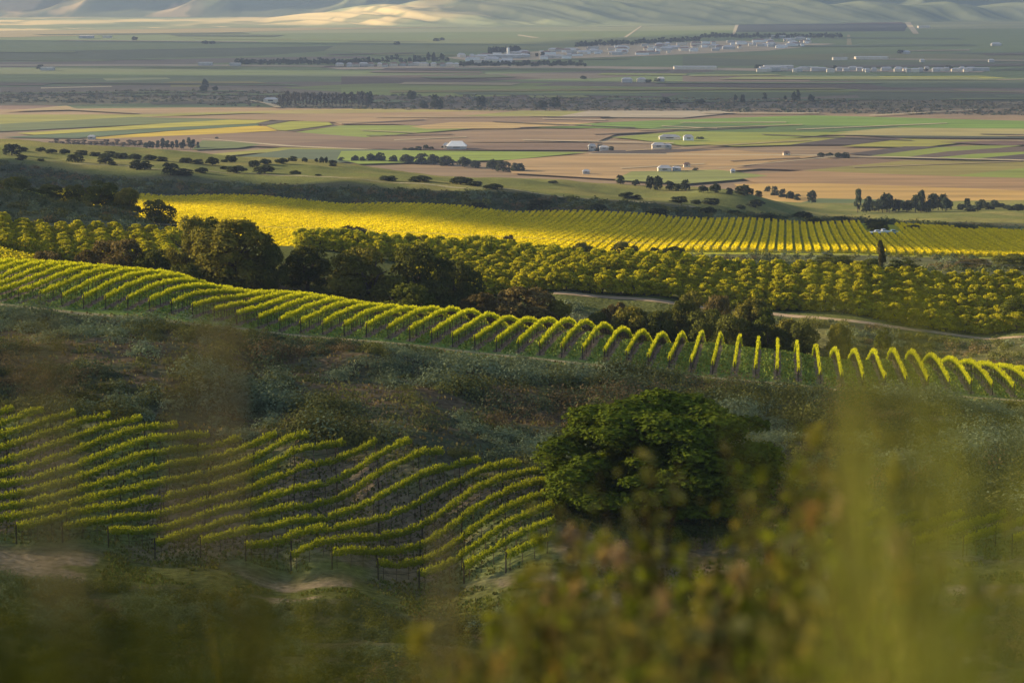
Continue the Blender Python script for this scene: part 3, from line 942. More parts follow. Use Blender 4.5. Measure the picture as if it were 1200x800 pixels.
# ------------------------------------------------------------------ vines
def vine_mesh(xs, ys, zs, per_m, size, h0, h1, half, base_c, tip_c, rg, trunks=True):
    seg = np.hypot(np.diff(xs), np.diff(ys))
    cs = np.concatenate([[0], np.cumsum(seg)])
    Ltot = cs[-1]
    n = int(Ltot * per_m)
    s = rg.uniform(0, Ltot, n)
    gap = fbm(s / 1.1, s * 0, int(rg.integers(1000)), 3)
    hh = rg.beta(1.6, 1.3, n)
    top = h1 + (gap - .5) * .40
    thin = gap < .25 - .12 * rg.uniform(0, 1, n)
    top = np.where(thin, h0 + .12, top)
    tx, ty = np.gradient(xs), np.gradient(ys)
    l = np.hypot(tx, ty)
    nx = np.interp(s, cs, -ty / l)
    ny = np.interp(s, cs, tx / l)
    wv = half * (1.15 - .75 * np.abs(hh - .45)) * (0.75 + .5 * gap)
    off = np.sign(rg.uniform(-1, 1, n)) * wv * rg.uniform(.5, 1.0, n)
    z = h0 + (top - h0) * hh
    c = np.stack([np.interp(s, cs, xs) + nx * off, np.interp(s, cs, ys) + ny * off, np.interp(s, cs, zs) + z], -1)
    nr = np.stack([nx * off, ny * off, (hh - .35) * half * 1.2], -1) / half + .55 * rg.normal(size=(n, 3))
    V, F = quads(c, nr, size * rg.uniform(.7, 1.3, n), rg)
    if trunks:
        ns = n // 6
        c2 = np.stack([np.interp(s[:ns], cs, xs) + nx[:ns] * rg.normal(size=ns) * half * .5, np.interp(s[:ns], cs, ys) + ny[:ns] * rg.normal(size=ns) * half * .5,
                       np.interp(s[:ns], cs, zs) + top[:ns] + rg.uniform(-.05, .22, ns)], -1)
        V2, F2 = quads(c2, rg.normal(size=(ns, 3)) * np.array([1, 1, .15]), size * .8 * rg.uniform(.7, 1.4, ns), rg, 2.6, np.array([[0, 0, 1.0]]))
        F = np.concatenate([F, F2 + len(V)])
        V = np.concatenate([V, V2])
        hh = np.concatenate([hh, np.ones(ns)])
        n = n + ns
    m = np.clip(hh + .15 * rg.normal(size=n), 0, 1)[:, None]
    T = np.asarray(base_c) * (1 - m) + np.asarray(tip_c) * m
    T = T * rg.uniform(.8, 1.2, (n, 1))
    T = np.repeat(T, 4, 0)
    mi = np.zeros(len(F), int)
    if trunks:
        ps = []
        for s0 in np.arange(.6, Ltot - .3, 1.5):
            bx, by, bz = np.interp(s0, cs, xs), np.interp(s0, cs, ys), np.interp(s0, cs, zs)
            j = rg.normal(size=2) * .06
            ps.append(tube_vf([[bx, by, bz - .05], [bx + j[0], by + j[1], bz + .45], [bx + j[0] * .3, by - j[1], bz + h0 + .15]], [.03, .026, .03], 4))
        if ps:
            v2_, f2_ = join_vf(ps)
            F = np.concatenate([F, f2_ + len(V)])
            V = np.concatenate([V, v2_])
            T = np.concatenate([T, np.zeros((len(v2_), 3)) + .05])
            mi = np.concatenate([mi, np.ones(len(f2_), int)])
    return V, F, T, mi


# a trellis post: round stake, flared foot, flat cap wire notch
pv_, pf_ = join_vf([tube_vf([[0, 0, -.3], [0, 0, 1.0], [0, 0, 1.78], [0, 0, 1.80]], [.042, .04, .038, .0], 6),
                    tube_vf([[-.16, 0, 1.25], [.16, 0, 1.25]], .015, 4)])
ME_POST = mesh_np('trellis_post', pv_, pf_)
ME_POST.materials.append(M_POST)


def polyline_len(x, y):
    return np.concatenate([[0], np.cumsum(np.hypot(np.diff(x), np.diff(y)))])


def vine_row(name, xs, ys, label, group, per_m, size, h0, h1, half, bc, tc, post_step=None, hose=False, post_h=1.0):
    zs = ground(xs, ys)
    o = (float(xs[0]), float(ys[0]), float(zs[0]))
    V, F, T, mi = vine_mesh(xs, ys, zs, per_m, size, h0, h1, half, bc, tc, rng, trunks=post_step is not None)
    me = mesh_np('vine_foliage', V - np.array(o), F, T, mi)
    if post_step is None:
        r = link(name, me, [M_VINE, M_BARK], loc=o)
        return tag(r, label, 'vine row', group)
    r = empty(name, o)
    tag(r, label, 'vine row', group)
    link('vine_foliage', me, [M_VINE, M_BARK], r)
    cs = polyline_len(xs, ys)
    az = math.atan2(xs[1] - xs[0], ys[1] - ys[0])
    for i_, s0 in enumerate(np.arange(0, cs[-1], post_step)):
        px_, py_, pz_ = np.interp(s0, cs, xs), np.interp(s0, cs, ys), np.interp(s0, cs, zs)
        p = bpy.data.objects.new('trellis_post', ME_POST)
        COL.objects.link(p)
        p.parent = r
        p.location = (px_ - o[0], py_ - o[1], pz_ - o[2])
        p.scale = (1, 1, post_h * random.uniform(1.0, 1.16))
        p.rotation_euler = (random.uniform(-.04, .04), random.uniform(-.04, .04), -az)
        if i_ == 0:
            p.scale = (1.5, 1.5, post_h)
    if hose:
        sx = np.arange(0, cs[-1], 1.0)
        hv, hf = tube_vf(np.stack([np.interp(sx, cs, xs), np.interp(sx, cs, ys), np.interp(sx, cs, zs) + .55 + .03 * np.sin(sx * 1.7)], -1) - np.array(o), .017, 4)
        link('drip_hose', mesh_np('drip_hose', hv, hf), M_HOSE, r)
    return r


# near vineyard: rows climb from lower left to upper right
B = R(41.5)
bdir = np.array([math.sin(B), math.cos(B)])
bper = np.array([math.cos(B), -math.sin(B)])
TIPX = [-300, 25, 198, 412, 537, 622, 636, 660, 760, 940, 1110, 1400]
TIPD = [229, 225.5, 223, 220, 218, 218, 214.4, 208, 206, 205, 203, 202]
p0 = np.array(P(20, 637, 192)[:2], float)
q0 = float(p0 @ bper)
rows1 = []
for k in range(-24, 30):
    q = q0 + k * 2.75
    s = np.arange(-60, 90, .5)
    pos = bper * q + bdir * ((p0 @ bdir) + s)[:, None]
    x, y = pos[:, 0], pos[:, 1]
    px = 600 + FPX * x / y / 1.0
    px, py = to_px(x, y, ground(x, np.maximum(y, 3)))
    start = np.interp(px, [-400, 20, 343, 517, 700, 900, 1100, 1300], [191, 192, 192, 191.5, 191, 191, 192, 193])
    tip = np.interp(px, TIPX, TIPD)
    ok = (y > start) & (y < tip) & (px > -110) & (px < 1240) & ~((px > 652) & (px < 925))
    if ok.sum() < 8:
        continue
    i = np.where(ok)[0]
    runs = np.split(i, np.where(np.diff(i) > 1)[0] + 1)
    i = max(runs, key=len)
    if len(i) < 8:
        continue
    x, y = x[i], y[i]
    y = y + 0
    rows1.append((x, y, px[i]))
n1 = len(rows1)
for k, (x, y, px) in enumerate(rows1):
    wv = .25 * (fbm(y / 12, y * 0 + k * .7, 33) - .5)
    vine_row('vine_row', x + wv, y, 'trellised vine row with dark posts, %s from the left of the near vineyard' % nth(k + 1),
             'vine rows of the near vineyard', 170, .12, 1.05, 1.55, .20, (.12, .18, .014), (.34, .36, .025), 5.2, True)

# hilltop vineyard: rows run away over the crest
A_ = math.atan(0.1116)
adir = np.array([math.sin(A_), math.cos(A_)])
aper = np.array([math.cos(A_), -math.sin(A_)])
k = 0
for q_i in range(-60, 40):
    q = (q_i) * 2.60
    s = np.arange(180, 380, .5)
    pos = aper * q + adir * s[:, None]
    x, y = pos[:, 0], pos[:, 1]
    px, py = to_px(x, y, ground(x, y))
    ok = (y > 287.5) & (y < 349) & (px > -330) & (px < 1275)
    if ok.sum() < 20:
        continue
    x, y, px_ = x[ok], y[ok], px[ok]
    if to_px(x[-1], y[-1], 82)[0] < -30:
        continue
    k += 1
    wv = .2 * (fbm(y / 10, y * 0 + k * .9, 34) - .5)
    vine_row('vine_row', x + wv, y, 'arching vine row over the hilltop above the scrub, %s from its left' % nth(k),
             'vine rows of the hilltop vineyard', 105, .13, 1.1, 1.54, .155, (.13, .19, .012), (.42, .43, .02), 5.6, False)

# wide golden vineyard beyond the orchard
A3 = R(6.5)
ad3 = np.array([math.sin(A3), math.cos(A3)])
ap3 = np.array([math.cos(A3), -math.sin(A3)])
k = 0
for q_i in range(-112, 75):
    q = q_i * 2.5
    s = np.arange(560, 960, 3.0)
    pos = ap3 * q + ad3 * s[:, None]
    x, y = pos[:, 0], pos[:, 1]
    px, py = to_px(x, y, ground(x, y))
    top = np.interp(px, [-200, 190, 400, 600, 800, 950, 1200, 1400], [903, 900, 890, 880, 868, 860, 850, 845])
    bot = np.interp(px, [-200, 160, 300, 450, 600, 800, 1000, 1300], [660, 655, 655, 655, 655, 646, 642, 640])
    ok = (y > bot) & (y < top) & (px > 60) & (px < 1260)
    trk = np.interp(px, [860, 870, 920, 980, 1040, 1110, 1200, 1260], [0, 872, 835, 800, 785, 0, 0, 0])
    ok &= ~((px > 1018) & (px < 1056) & (y > 776) & (y < 806))
    if ok.sum() < 6:
        continue
    i = np.where(ok)[0]
    i = max(np.split(i, np.where(np.diff(i) > 1)[0] + 1), key=len)
    x, y = x[i], y[i]
    k += 1
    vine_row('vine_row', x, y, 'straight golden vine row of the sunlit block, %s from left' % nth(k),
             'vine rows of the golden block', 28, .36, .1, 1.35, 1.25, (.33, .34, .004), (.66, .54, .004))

# small vineyard behind the left end of the crest
k = 0
for j in range(9):
    y0 = 404 + j * 2.6
    x = np.arange(P(-90, 300, y0)[0], P(88 - j * 4, 300, y0)[0], 1.0)
    if len(x) < 6:
        continue
    k += 1
    vine_row('vine_row', x, y0 + 0 * x, 'golden vine row below the left orchard, %s line behind the crest' % nth(k),
             'vine rows below the left orchard', 26, .3, .5, 1.6, .34, (.20, .22, .012), (.52, .45, .02))

# ------------------------------------------------------------------ tree crowns
def crown_vf(seed, n, leaf, lobes=16, dome=.55, flat=1.0, c_lo=(.03, .04, .012), c_hi=(.10, .105, .03), spread=.36, lobe_r=(.17, .28), zmin=.12, up=.25, hull=False):
    """crown inside a unit box: x,y in -.5..+.5, z 0..1"""
    rg = np.random.default_rng(seed)
    cs, rs = [], []
    for i in range(lobes):
        a = rg.uniform(0, 2 * math.pi)
        rr = math.sqrt(rg.uniform(0, 1)) * spread
        zz = rg.uniform(zmin + .1, 1) if zmin > .04 else rg.uniform(.08, .85)
        lim = math.sqrt(max(0, 1 - ((zz - .35) / .75) ** 2)) if zz > .35 else .9
        r_ = rg.uniform(*lobe_r)
        if hull:
            dz = rg.uniform(-.75, 1)
            hz = math.sqrt(max(0, 1 - dz * dz)) if dz > 0 else 1 - .35 * dz * dz
            j = rg.uniform(.82, 1.04) if i % 6 else rg.uniform(.2, .7)
            cs.append((math.cos(a) * hz * (.5 - r_) * j, math.sin(a) * hz * (.5 - r_) * j,
                       .40 + dz * j * ((.60 - r_ * .85) if dz > 0 else .36)))
        else:
            cs.append((math.cos(a) * rr * lim * 1.1, math.sin(a) * rr * lim * 1.1, min(zz, 1 - r_ * .75)))
        rs.append(r_)
    cs = np.array(cs)
    rs = np.array(rs)
    wgt = rs ** 2
    which = rg.choice(lobes, n, p=wgt / wgt.sum())
    d = unit(rg.normal(size=(n, 3)))
    d[:, 2] = np.where(d[:, 2] < -.35, -d[:, 2], d[:, 2])
    rad = rs[which] * rg.uniform(.72, 1.08, n) * (1 + .22 * np.sin(d[:, 0] * 9 + which) * np.sin(d[:, 2] * 8 + which * 2))
    c = cs[which] + d * rad[:, None] * np.array([1, 1, .85])
    dist = np.linalg.norm((c[:, None] - cs[None]) / rs[None, :, None], axis=2)
    dist[np.arange(n), which] = 9
    keep = (dist.min(1) > .72) & (c[:, 2] > zmin * .6)
    c, d, which = c[keep], d[keep], which[keep]
    nr = d + .5 * rg.normal(size=d.shape) + np.array([0, 0, up])
    V, F = quads(c, nr, leaf * rg.uniform(.6, 1.4, len(c)), rg)
    lob_m = rg.uniform(0, 1, lobes)[which]
    m = np.clip(.55 * lob_m + .45 * rg.uniform(0, 1, len(c)), 0, 1)[:, None]
    T = np.asarray(c_lo) * (1 - m) + np.asarray(c_hi) * m
    return V, F, np.repeat(T, 4, 0)


def trunk_vf(seed, h=.45, r=.035, limbs=5):
    rg = np.random.default_rng(seed)
    ps = [tube_vf([[0, 0, -.06], [rg.normal() * .01, rg.normal() * .01, h * .4], [rg.normal() * .02, rg.normal() * .02, h]], [r * 1.3, r, r * .7], 7)]
    for i in range(limbs):
        a = 2 * math.pi * i / limbs + rg.normal() * .3
        e = rg.uniform(.18, .3)
        ps.append(tube_vf([[0, 0, h * rg.uniform(.45, .9)], [math.cos(a) * e * .5, math.sin(a) * e * .5, h + .1], [math.cos(a) * e, math.sin(a) * e, h + rg.uniform(.15, .35)]], [r * .6, r * .45, r * .2], 5))
    return join_vf(ps)


def tree_proto(kind, seed, n, leaf, mat, tr=True, **kw):
    V, F, T = crown_vf(seed, n, leaf, **kw)
    cme = mesh_np('crown', V, F, T)
    cme.materials.append(mat)
    tv, tf = trunk_vf(seed + 500)
    tme = mesh_np('trunk', tv, tf)
    tme.materials.append(M_BARK)
    return cme, tme


def plant_tree(name, proto, loc, wd, ht, label, cat='tree', group=None, rz=None):
    r = empty(name, loc, random.uniform(0, 6.28) if rz is None else rz)
    tag(r, label, cat, group)
    for nm, me in (('trunk', proto[1]), ('crown', proto[0])):
        o = bpy.data.objects.new(nm, me)
        COL.objects.link(o)
        o.parent = r
        o.scale = (wd, wd, ht)
    return r


def one_mesh_proto(seed, n, leaf, mat, tall=False, **kw):
    V, F, T = crown_vf(seed, n, leaf, **kw)
    tv, tf = trunk_vf(seed + 900, limbs=2)
    me = mesh_np('tree', np.concatenate([V, tv]), np.concatenate([F, tf + len(V)]),
                 np.concatenate([T, np.zeros((len(tv), 3)) + .06]), np.concatenate([np.zeros(len(F), int), np.ones(len(tf), int)]))
    me.materials.append(mat)
    me.materials.append(M_BARK)
    return me


# ---- orchard
OP = [tree_proto('orchard', 100 + i, 8500, .042, M_ORCH, lobes=110, hull=True, lobe_r=(.06, .11), zmin=-.2, c_lo=(.19, .21, .012), c_hi=(.60, .53, .02), up=.05) for i in range(5)]
spots = []
FRONT = L([300, 640, 700, 780, 860, 960, 1060, 1160, 1300], [438, 431, 431, 430, 428, 425, 423, 422, 421])
for j in range(11):
    dd = 10.2 * j
    for x in np.arange(-60, 115, 3.05):
        xx = x + (j * 1.37) % 3.05 + random.uniform(-.5, .5)
        yy0 = float(FRONT(600 + FPX * xx / 440)) + dd
        yy = yy0 + random.uniform(-.6, .6)
        px = 600 + FPX * xx / yy
        back = np.interp(px, [300, 600, 700, 1200], [506, 504, 486, 480])
        if px < 480 and j < 3 or px < 350 or px > 1235 or yy > back:
            continue
        spots.append((0, j, xx, yy))
for j in range(6):
    for x in np.arange(-110, -40, 3.7):
        xx = x + (j % 2) * 1.8 + random.uniform(-.4, .4)
        yy = 433 + 8.5 * j + random.uniform(-.5, .5)
        px = 600 + FPX * xx / yy
        if px < -40 or px > 205:
            continue
        spots.append((1, j, xx, yy))
spots.sort(key=lambda s: s[3])
near, rest = spots[:285], spots[285:]
cnt = {}
for b_, j, x, y in sorted(near, key=lambda s: (s[0], s[1], s[2])):
    cnt[(b_, j)] = cnt.get((b_, j), 0) + 1
    h = random.uniform(3.2, 4.1)
    wd = random.uniform(4.1, 5.0)
    lab = ('leafy yellow green orchard tree, %s from left, %s line from the dirt road' if b_ == 0 else
           'leafy yellow green left orchard tree, %s from left in its %s line') % (nth(cnt[(b_, j)]), nth(j + 1))
    plant_tree('orchard_tree', OP[random.randrange(5)], (x, y, float(ground(x, y)) - .35), wd, h, lab, 'tree', 'orchard trees')
if rest:
    vs, fs, ts = [], [], []
    for i, (b_, j, x, y) in enumerate(rest):
        V, F, T = crown_vf(2000 + i, 700, .15, lobes=18, spread=.33, lobe_r=(.15, .24), zmin=.05, c_lo=(.19, .21, .012), c_hi=(.60, .53, .02), up=.05, hull=True)
        V = V * np.array([4.2, 4.2, 3.8]) + np.array([x, y, float(ground(x, y)) - .1])
        vs.append((V, F))
        ts.append(T)
    V, F = join_vf(vs)
    tag(link('orchard_trees', mesh_np('orchard', V, F, np.concatenate(ts)), M_ORCH), 'farthest orchard trees massed behind the counted lines', 'orchard', kind='stuff')

# ---- oaks in the gully behind the crest, and others
KW = dict(lobes=52, hull=True, lobe_r=(.09, .17), zmin=.03)
OLIVE = dict(c_lo=(.065, .07, .014), c_hi=(.22, .195, .035))
DARK = dict(c_lo=(.035, .045, .012), c_hi=(.115, .12, .025))
GREENER = dict(c_lo=(.035, .05, .01), c_hi=(.13, .14, .02))
RUST = dict(c_lo=(.06, .05, .02), c_hi=(.17, .13, .05))
OAKS = {nm: [tree_proto(nm, sd + i, 17000, .026, M_OAK, **KW, **cc) for i in range(2)]
        for nm, sd, cc in (('olive', 200, OLIVE), ('dark', 210, DARK), ('green', 220, GREENER), ('rust', 230, RUST))}


def tree_at(px, ptop, wpx, d, kind, label, name='oak_tree', sink=.3, group=None, cat='tree'):
    x = (px - 600) / FPX * d
    x, _, ztop = P(px, ptop, d)
    x = float(x)
    g = float(ground(x, d))
    h = max(float(ztop) - g + sink, 1.0)
    wd = wpx / FPX * d
    return plant_tree(name, OAKS[kind][random.randrange(2)], (x, d, g - sink), wd * 1.02, h * 1.03, label, cat, group)


TREES = [
    (272, 256, 112, 388, 'olive', 'broad oak with sunlit brown left side, tallest of the clump above the hilltop rows'),
    (222, 248, 72, 398, 'olive', 'olive oak joined to the left of the broad brown oak'),
    (250, 256, 60, 405, 'dark', 'dark oak peeking between the two olive oaks'),
    (318, 286, 40, 386, 'dark', 'low dark oak at the right foot of the broad brown oak'),
    (360, 287, 62, 396, 'dark', 'rounded dark green oak between the two big oaks'),
    (432, 284, 105, 386, 'olive', 'large dark olive oak in the middle of the gully, left half of a pair'),
    (490, 288, 92, 390, 'dark', 'large shaded oak joined to the right of the olive gully oak'),
    (535, 303, 70, 396, 'dark', 'dark oak sloping down to the orchard edge'),
    (480, 331, 84, 372, 'green', 'low green bush in front of the gully oak pair'),
    (610, 332, 100, 376, 'rust', 'wide russet bush just behind the hilltop rows'),
    (560, 340, 60, 374, 'rust', 'small russet bush left of the wide russet bush'),
    (652, 350, 46, 378, 'olive', 'small olive bush at the right of the wide russet bush'),
    (136, 276, 78, 392, 'rust', 'brownish bare looking tree before the left orchard'),
    (178, 291, 52, 388, 'dark', 'dark tree right of the brownish bare tree'),
    (100, 290, 40, 384, 'rust', 'small brown bush left of the brownish bare tree'),
    (57, 291, 48, 386, 'rust', 'low purplish brown bush at the small vineyard edge'),
    (215, 308, 50, 378, 'dark', 'low dark shrub below the olive oak at left'),
    (842, 340, 40, 384, 'rust', 'tall reddish bush before the orchard front line'),
    (800, 352, 50, 378, 'dark', 'dark bush left of the tall reddish bush'),
    (745, 358, 66, 374, 'olive', 'olive bush at the left end of the right thicket'),
    (772, 362, 54, 372, 'dark', 'dark bush second from the left end of the right thicket'),
    (828, 362, 66, 370, 'dark', 'broad dark bush in the middle of the right thicket'),
    (900, 378, 60, 366, 'dark', 'dark bush pressed against the crest at the thicket right'),
    (815, 336, 44, 394, 'olive', 'olive tree standing behind the tall reddish bush'),
    (868, 350, 50, 392, 'green', 'greenish tree between orchard front and right thicket'),
    (925, 372, 50, 376, 'olive', 'low olive bush before the dirt road bend'),
    (720, 352, 44, 380, 'rust', 'thin russet bush over the road gap'),
    (880, 348, 58, 388, 'olive', 'olive tree right of the tall reddish bush'),
    (905, 362, 56, 380, 'green', 'yellow topped bush by the dirt road bend'),
    (860, 370, 70, 366, 'dark', 'dark bush hugging the crest below the reddish bush'),
    (940, 378, 46, 372, 'dark', 'small dark bush at the right end of the thicket'),
    (985, 378, 34, 378, 'olive', 'single olive bush between crest and dirt road'),
    (700, 366, 40, 376, 'dark', 'small dark bush in the gap of the thicket'),
    (1035, 384, 22, 392, 'green', 'small bright bush on the bank below the dirt road'),
    # along the foot of the golden block
    (418, 263, 66, 560, 'rust', 'wide russet green tree before the golden vines, left one'),
    (394, 265, 34, 566, 'rust', 'small russet tree at the left of the wide russet green tree'),
    (492, 275, 26, 560, 'rust', 'small brown tree on the edge of the golden vines'),
    (566, 280, 28, 560, 'dark', 'low dark bush behind the orchard, left of the round brown one'),
    (597, 275, 26, 558, 'rust', 'round brown tree behind the orchard'),
    (640, 287, 36, 556, 'dark', 'flat dark bush right of the round brown tree'),
    (682, 283, 34, 560, 'olive', 'scraggly tree behind the orchard middle'),
    (732, 281, 40, 560, 'olive', 'wide scraggly tree on the golden block edge'),
    (768, 290, 28, 556, 'dark', 'small round dark bush behind the orchard'),
    (790, 289, 44, 558, 'dark', 'long dark bush behind the orchard'),
    (975, 297, 56, 545, 'green', 'deep green round tree behind the orchard right part'),
    (1022, 302, 30, 494, 'green', 'golden green tree beside the tall thin pine'),
    (1058, 303, 40, 494, 'green', 'golden hedge like tree right of the tall thin pine'),
    (1140, 303, 50, 545, 'rust', 'hazy brown tree near the right edge behind the orchard'),
    (1190, 298, 60, 560, 'dark', 'dark tree at the right edge beyond the orchard'),
    (1195, 345, 46, 430, 'green', 'tall orchard edge tree at the right border'),
    # crest of the left scrub hill
    (112, 211, 66, 585, 'green', 'golden topped oak on the left scrub hill'),
    (88, 217, 40, 590, 'dark', 'dark oak left of the golden topped oak'),
    (60, 216, 44, 592, 'dark', 'dark oak on the ridge of the left scrub hill'),
    (15, 208, 60, 590, 'dark', 'dark oak at the left border on the scrub hill ridge'),
    (148, 219, 40, 580, 'olive', 'russet oak at the right of the golden topped oak'),
    (183, 235, 50, 576, 'dark', 'low dark oak where the scrub hill meets the golden vines'),
]
for t in TREES:
    tree_at(*t)
# tall thin pine and a white pipe stand
PINE = tree_proto('pine', 260, 2200, .12, M_OAK, lobes=18, spread=.25, lobe_r=(.09, .16), zmin=.15, c_lo=(.04, .04, .015), c_hi=(.14, .12, .04))
x, _, z = P(1033, 284, 484)
g = float(ground(x, 484))
plant_tree('pine_tree', PINE, (float(x), 484, g), 2.4, float(z) - g, 'tall thin pine standing alone behind the orchard')

# ---- the great dark oak of the near slope
gx_, gy_ = P(778, 600, 208)[0], 208
g = float(ground(gx_, gy_))
ztop = float(P(778, 464, 208)[2])
big = empty('oak_tree', (float(gx_), gy_, g - .3))
tag(big, 'huge dense dark green oak standing alone beside the near vineyard', 'tree')
V, F, T = crown_vf(77, 140000, .0145, lobes=190, hull=True, lobe_r=(.06, .11), zmin=.02, c_lo=(.045, .068, .009), c_hi=(.13, .165, .016), up=.35)
H = ztop - g + .3
Wd = 308 / FPX * 208
o = link('crown', mesh_np('crown', V * np.array([Wd, Wd * .8, H * 1.03]), F, T), M_OAK, big)
tv, tf = trunk_vf(79, limbs=9)
link('trunk', mesh_np('trunk', tv * np.array([Wd * .9, Wd * .9, H]), tf), M_BARK, big)

# ------------------------------------------------------------------ scrub that covers the slopes
def scrub(name, label, pts, rad, hgt, tints, per, qs, seed):
    rg = np.random.default_rng(seed)
    n = len(pts)
    idx = np.repeat(np.arange(n), per)
    m = len(idx)
    d = unit(rg.normal(size=(m, 3)))
    d[:, 2] = np.abs(d[:, 2])
    rr = rg.uniform(.55, 1.05, m)
    lump = 1 + .3 * np.sin(d[:, 0] * 7 + idx) * np.sin(d[:, 1] * 6 + idx * 1.7)
    c = pts[idx] + d * (rr * lump)[:, None] * np.stack([rad[idx], rad[idx], hgt[idx]], -1)
    nr = d + .4 * rg.normal(size=(m, 3)) + np.array([0, 0, .3])
    V, F = quads(c, nr, qs * rg.uniform(.6, 1.4, m) * np.sqrt(rad[idx]), rg)
    T = tints[idx] * rg.uniform(.88, 1.12, (m, 1))
    me = mesh_np(name, V, F, np.repeat(T, 4, 0))
    return tag(link(name, me, M_SCRUB), label, 'scrub', kind='stuff')


SAGE, DSAGE, BROWN, OLV2, GRASSY = np.array([.16, .195, .115]), np.array([.07, .09, .05]), np.array([.16, .115, .06]), np.array([.11, .11, .032]), np.array([.15, .15, .04])


def pick(n, wts, seed):
    rg = np.random.default_rng(seed)
    pal = np.stack([SAGE, OLV2, GRASSY, DSAGE, BROWN])
    w_ = np.asarray(wts, float)[[0, 3, 4, 1, 2]]
    e = np.cumsum(w_ / w_.sum())
    v_ = fbm(pa[:, 0] / 13, pa[:, 1] / 13, seed, 3)
    v_ = np.argsort(np.argsort(v_)) / max(n - 1, 1)
    v_ = np.clip(v_ + rg.normal(size=n) * .12, 0, .999)
    t_ = pal[np.searchsorted(e, v_)]
    return .88 * t_ + .12 * np.array([.095, .115, .055])


def scatter(n, d0, d1, seed, dens=None, pxr=(-60, 1260)):
    rg = np.random.default_rng(seed)
    d = np.sqrt(rg.uniform(d0 ** 2, d1 ** 2, n))
    px = rg.uniform(*pxr, n)
    x = (px - 600) / FPX * d
    keep = np.ones(n, bool)
    if dens is not None:
        keep = rg.uniform(0, 1, n) < dens(px, x, d)
    x, d = x[keep], d[keep]
    return np.stack([x, d, ground(x, d)], -1)


def tipd(px):
    return np.interp(px, TIPX, TIPD)


def dens_a(px, x, d):
    n = fbm(x / 9, d / 9, 21)
    edge = (d > tipd(px) + 3.0) & (d < 281)
    k = np.where(n > .54, .12, 1.0) * np.where(fbm(x / 22, d / 14, 27) > .5, 1.0, .45)
    k = np.where((d > 268) | (px > 700), np.maximum(k, .8), k)
    return np.where(edge, k, 0)


pa = scatter(6500, 205, 282, 41, dens_a)
n = len(pa)
rg = np.random.default_rng(42)
ra = rg.uniform(.4, 1.0, n) ** 1.5 * 1.5 * (1 + .9 * (fbm(pa[:, 0] / 14, pa[:, 1] / 12, 43) > .5))
scrub('scrub', 'grey green sagebrush and brown brush covering the slope between the two vineyards', pa, ra, ra * rg.uniform(.7, 1.1, n), pick(n, (5, 3.5, 1.2, 3, 2), 44) * (.45 + 1.1 * fbm(pa[:, 0] / 5, pa[:, 1] / 5, 46))[:, None], 240, .115, 45)
pa = scatter(2600, 141, 178, 51, lambda px, x, d: np.where(fbm(x / 6, d / 6, 52) > .60, .15, 1.0))
n = len(pa)
ra = rg.uniform(.35, 1.0, n)
scrub('scrub', 'dark grey green brush on the bank below the near vineyard', pa, ra, ra * rg.uniform(.8, 1.2, n), pick(n, (3, 5, 2, 3, 2), 54), 240, .10, 55)
pa = scatter(2600, 352, 425, 61, lambda px, x, d: np.where((px > 640) & (d > 398), np.where(np.abs(d - np.interp(px, [640, 1300], [424, 415])) < 5, 0, .75), .8))
n = len(pa)
ra = rg.uniform(.5, 1.5, n)
scrub('scrub', 'mixed low brush in the gully behind the hilltop rows', pa, ra, ra * rg.uniform(.7, 1.1, n), pick(n, (2, 3, 2, 4, 4), 64), 120, .18, 65)
pa = scatter(3200, 488, 640, 71, lambda px, x, d: np.where(px < 215, 1.0, np.where((d > 520) & (d < 636), .35, 0)))
n = len(pa)
ra = rg.uniform(.7, 1.9, n)
scrub('scrub', 'dark grey scrub over the left hill and the ditch behind the orchard', pa, ra, ra * rg.uniform(.6, 1.0, n), pick(n, (3, 5, 1, 4, 1), 74), 90, .24, 75)


def dens_b(px, x, d):
    b = np.interp(px, [-200, 190, 400, 600, 800, 950, 1200, 1400], [905, 902, 892, 882, 870, 862, 852, 846])
    return np.where((d > b + 4) & (d < np.interp(px, [0, 760, 900, 1200], [950, 915, 900, 880])), .85, 0)


pa = scatter(6000, 850, 960, 81, dens_b)
n = len(pa)
ra = rg.uniform(1.0, 2.6, n)
scrub('scrub', 'dark brush covering the steep bank above the golden vines', pa, ra, ra * rg.uniform(.6, 1.0, n), pick(n, (1.5, 6, 1, 3, 1), 84), 60, .38, 85)

def tufts(name, label, pts, size, tint, seed):
    rg = np.random.default_rng(seed)
    n = len(pts)
    c = pts + np.stack([rg.normal(size=n) * .05, rg.normal(size=n) * .05, size * .35 + 0 * pts[:, 0]], -1)
    nr = np.stack([rg.normal(size=n), rg.normal(size=n), .25 * rg.normal(size=n)], -1)
    V, F = quads(c, nr, size * rg.uniform(.6, 1.4, n), rg, 1.3, np.array([[0, 0, 1.0]]))
    T = np.asarray(tint) * rg.uniform(.6, 1.5, (n, 1)) * np.stack([rg.uniform(.8, 1.3, n), np.ones(n), np.ones(n)], -1)
    tag(link(name, mesh_np(name, V, F, np.repeat(T, 4, 0)), M_SCRUB), label, 'grass', kind='stuff')


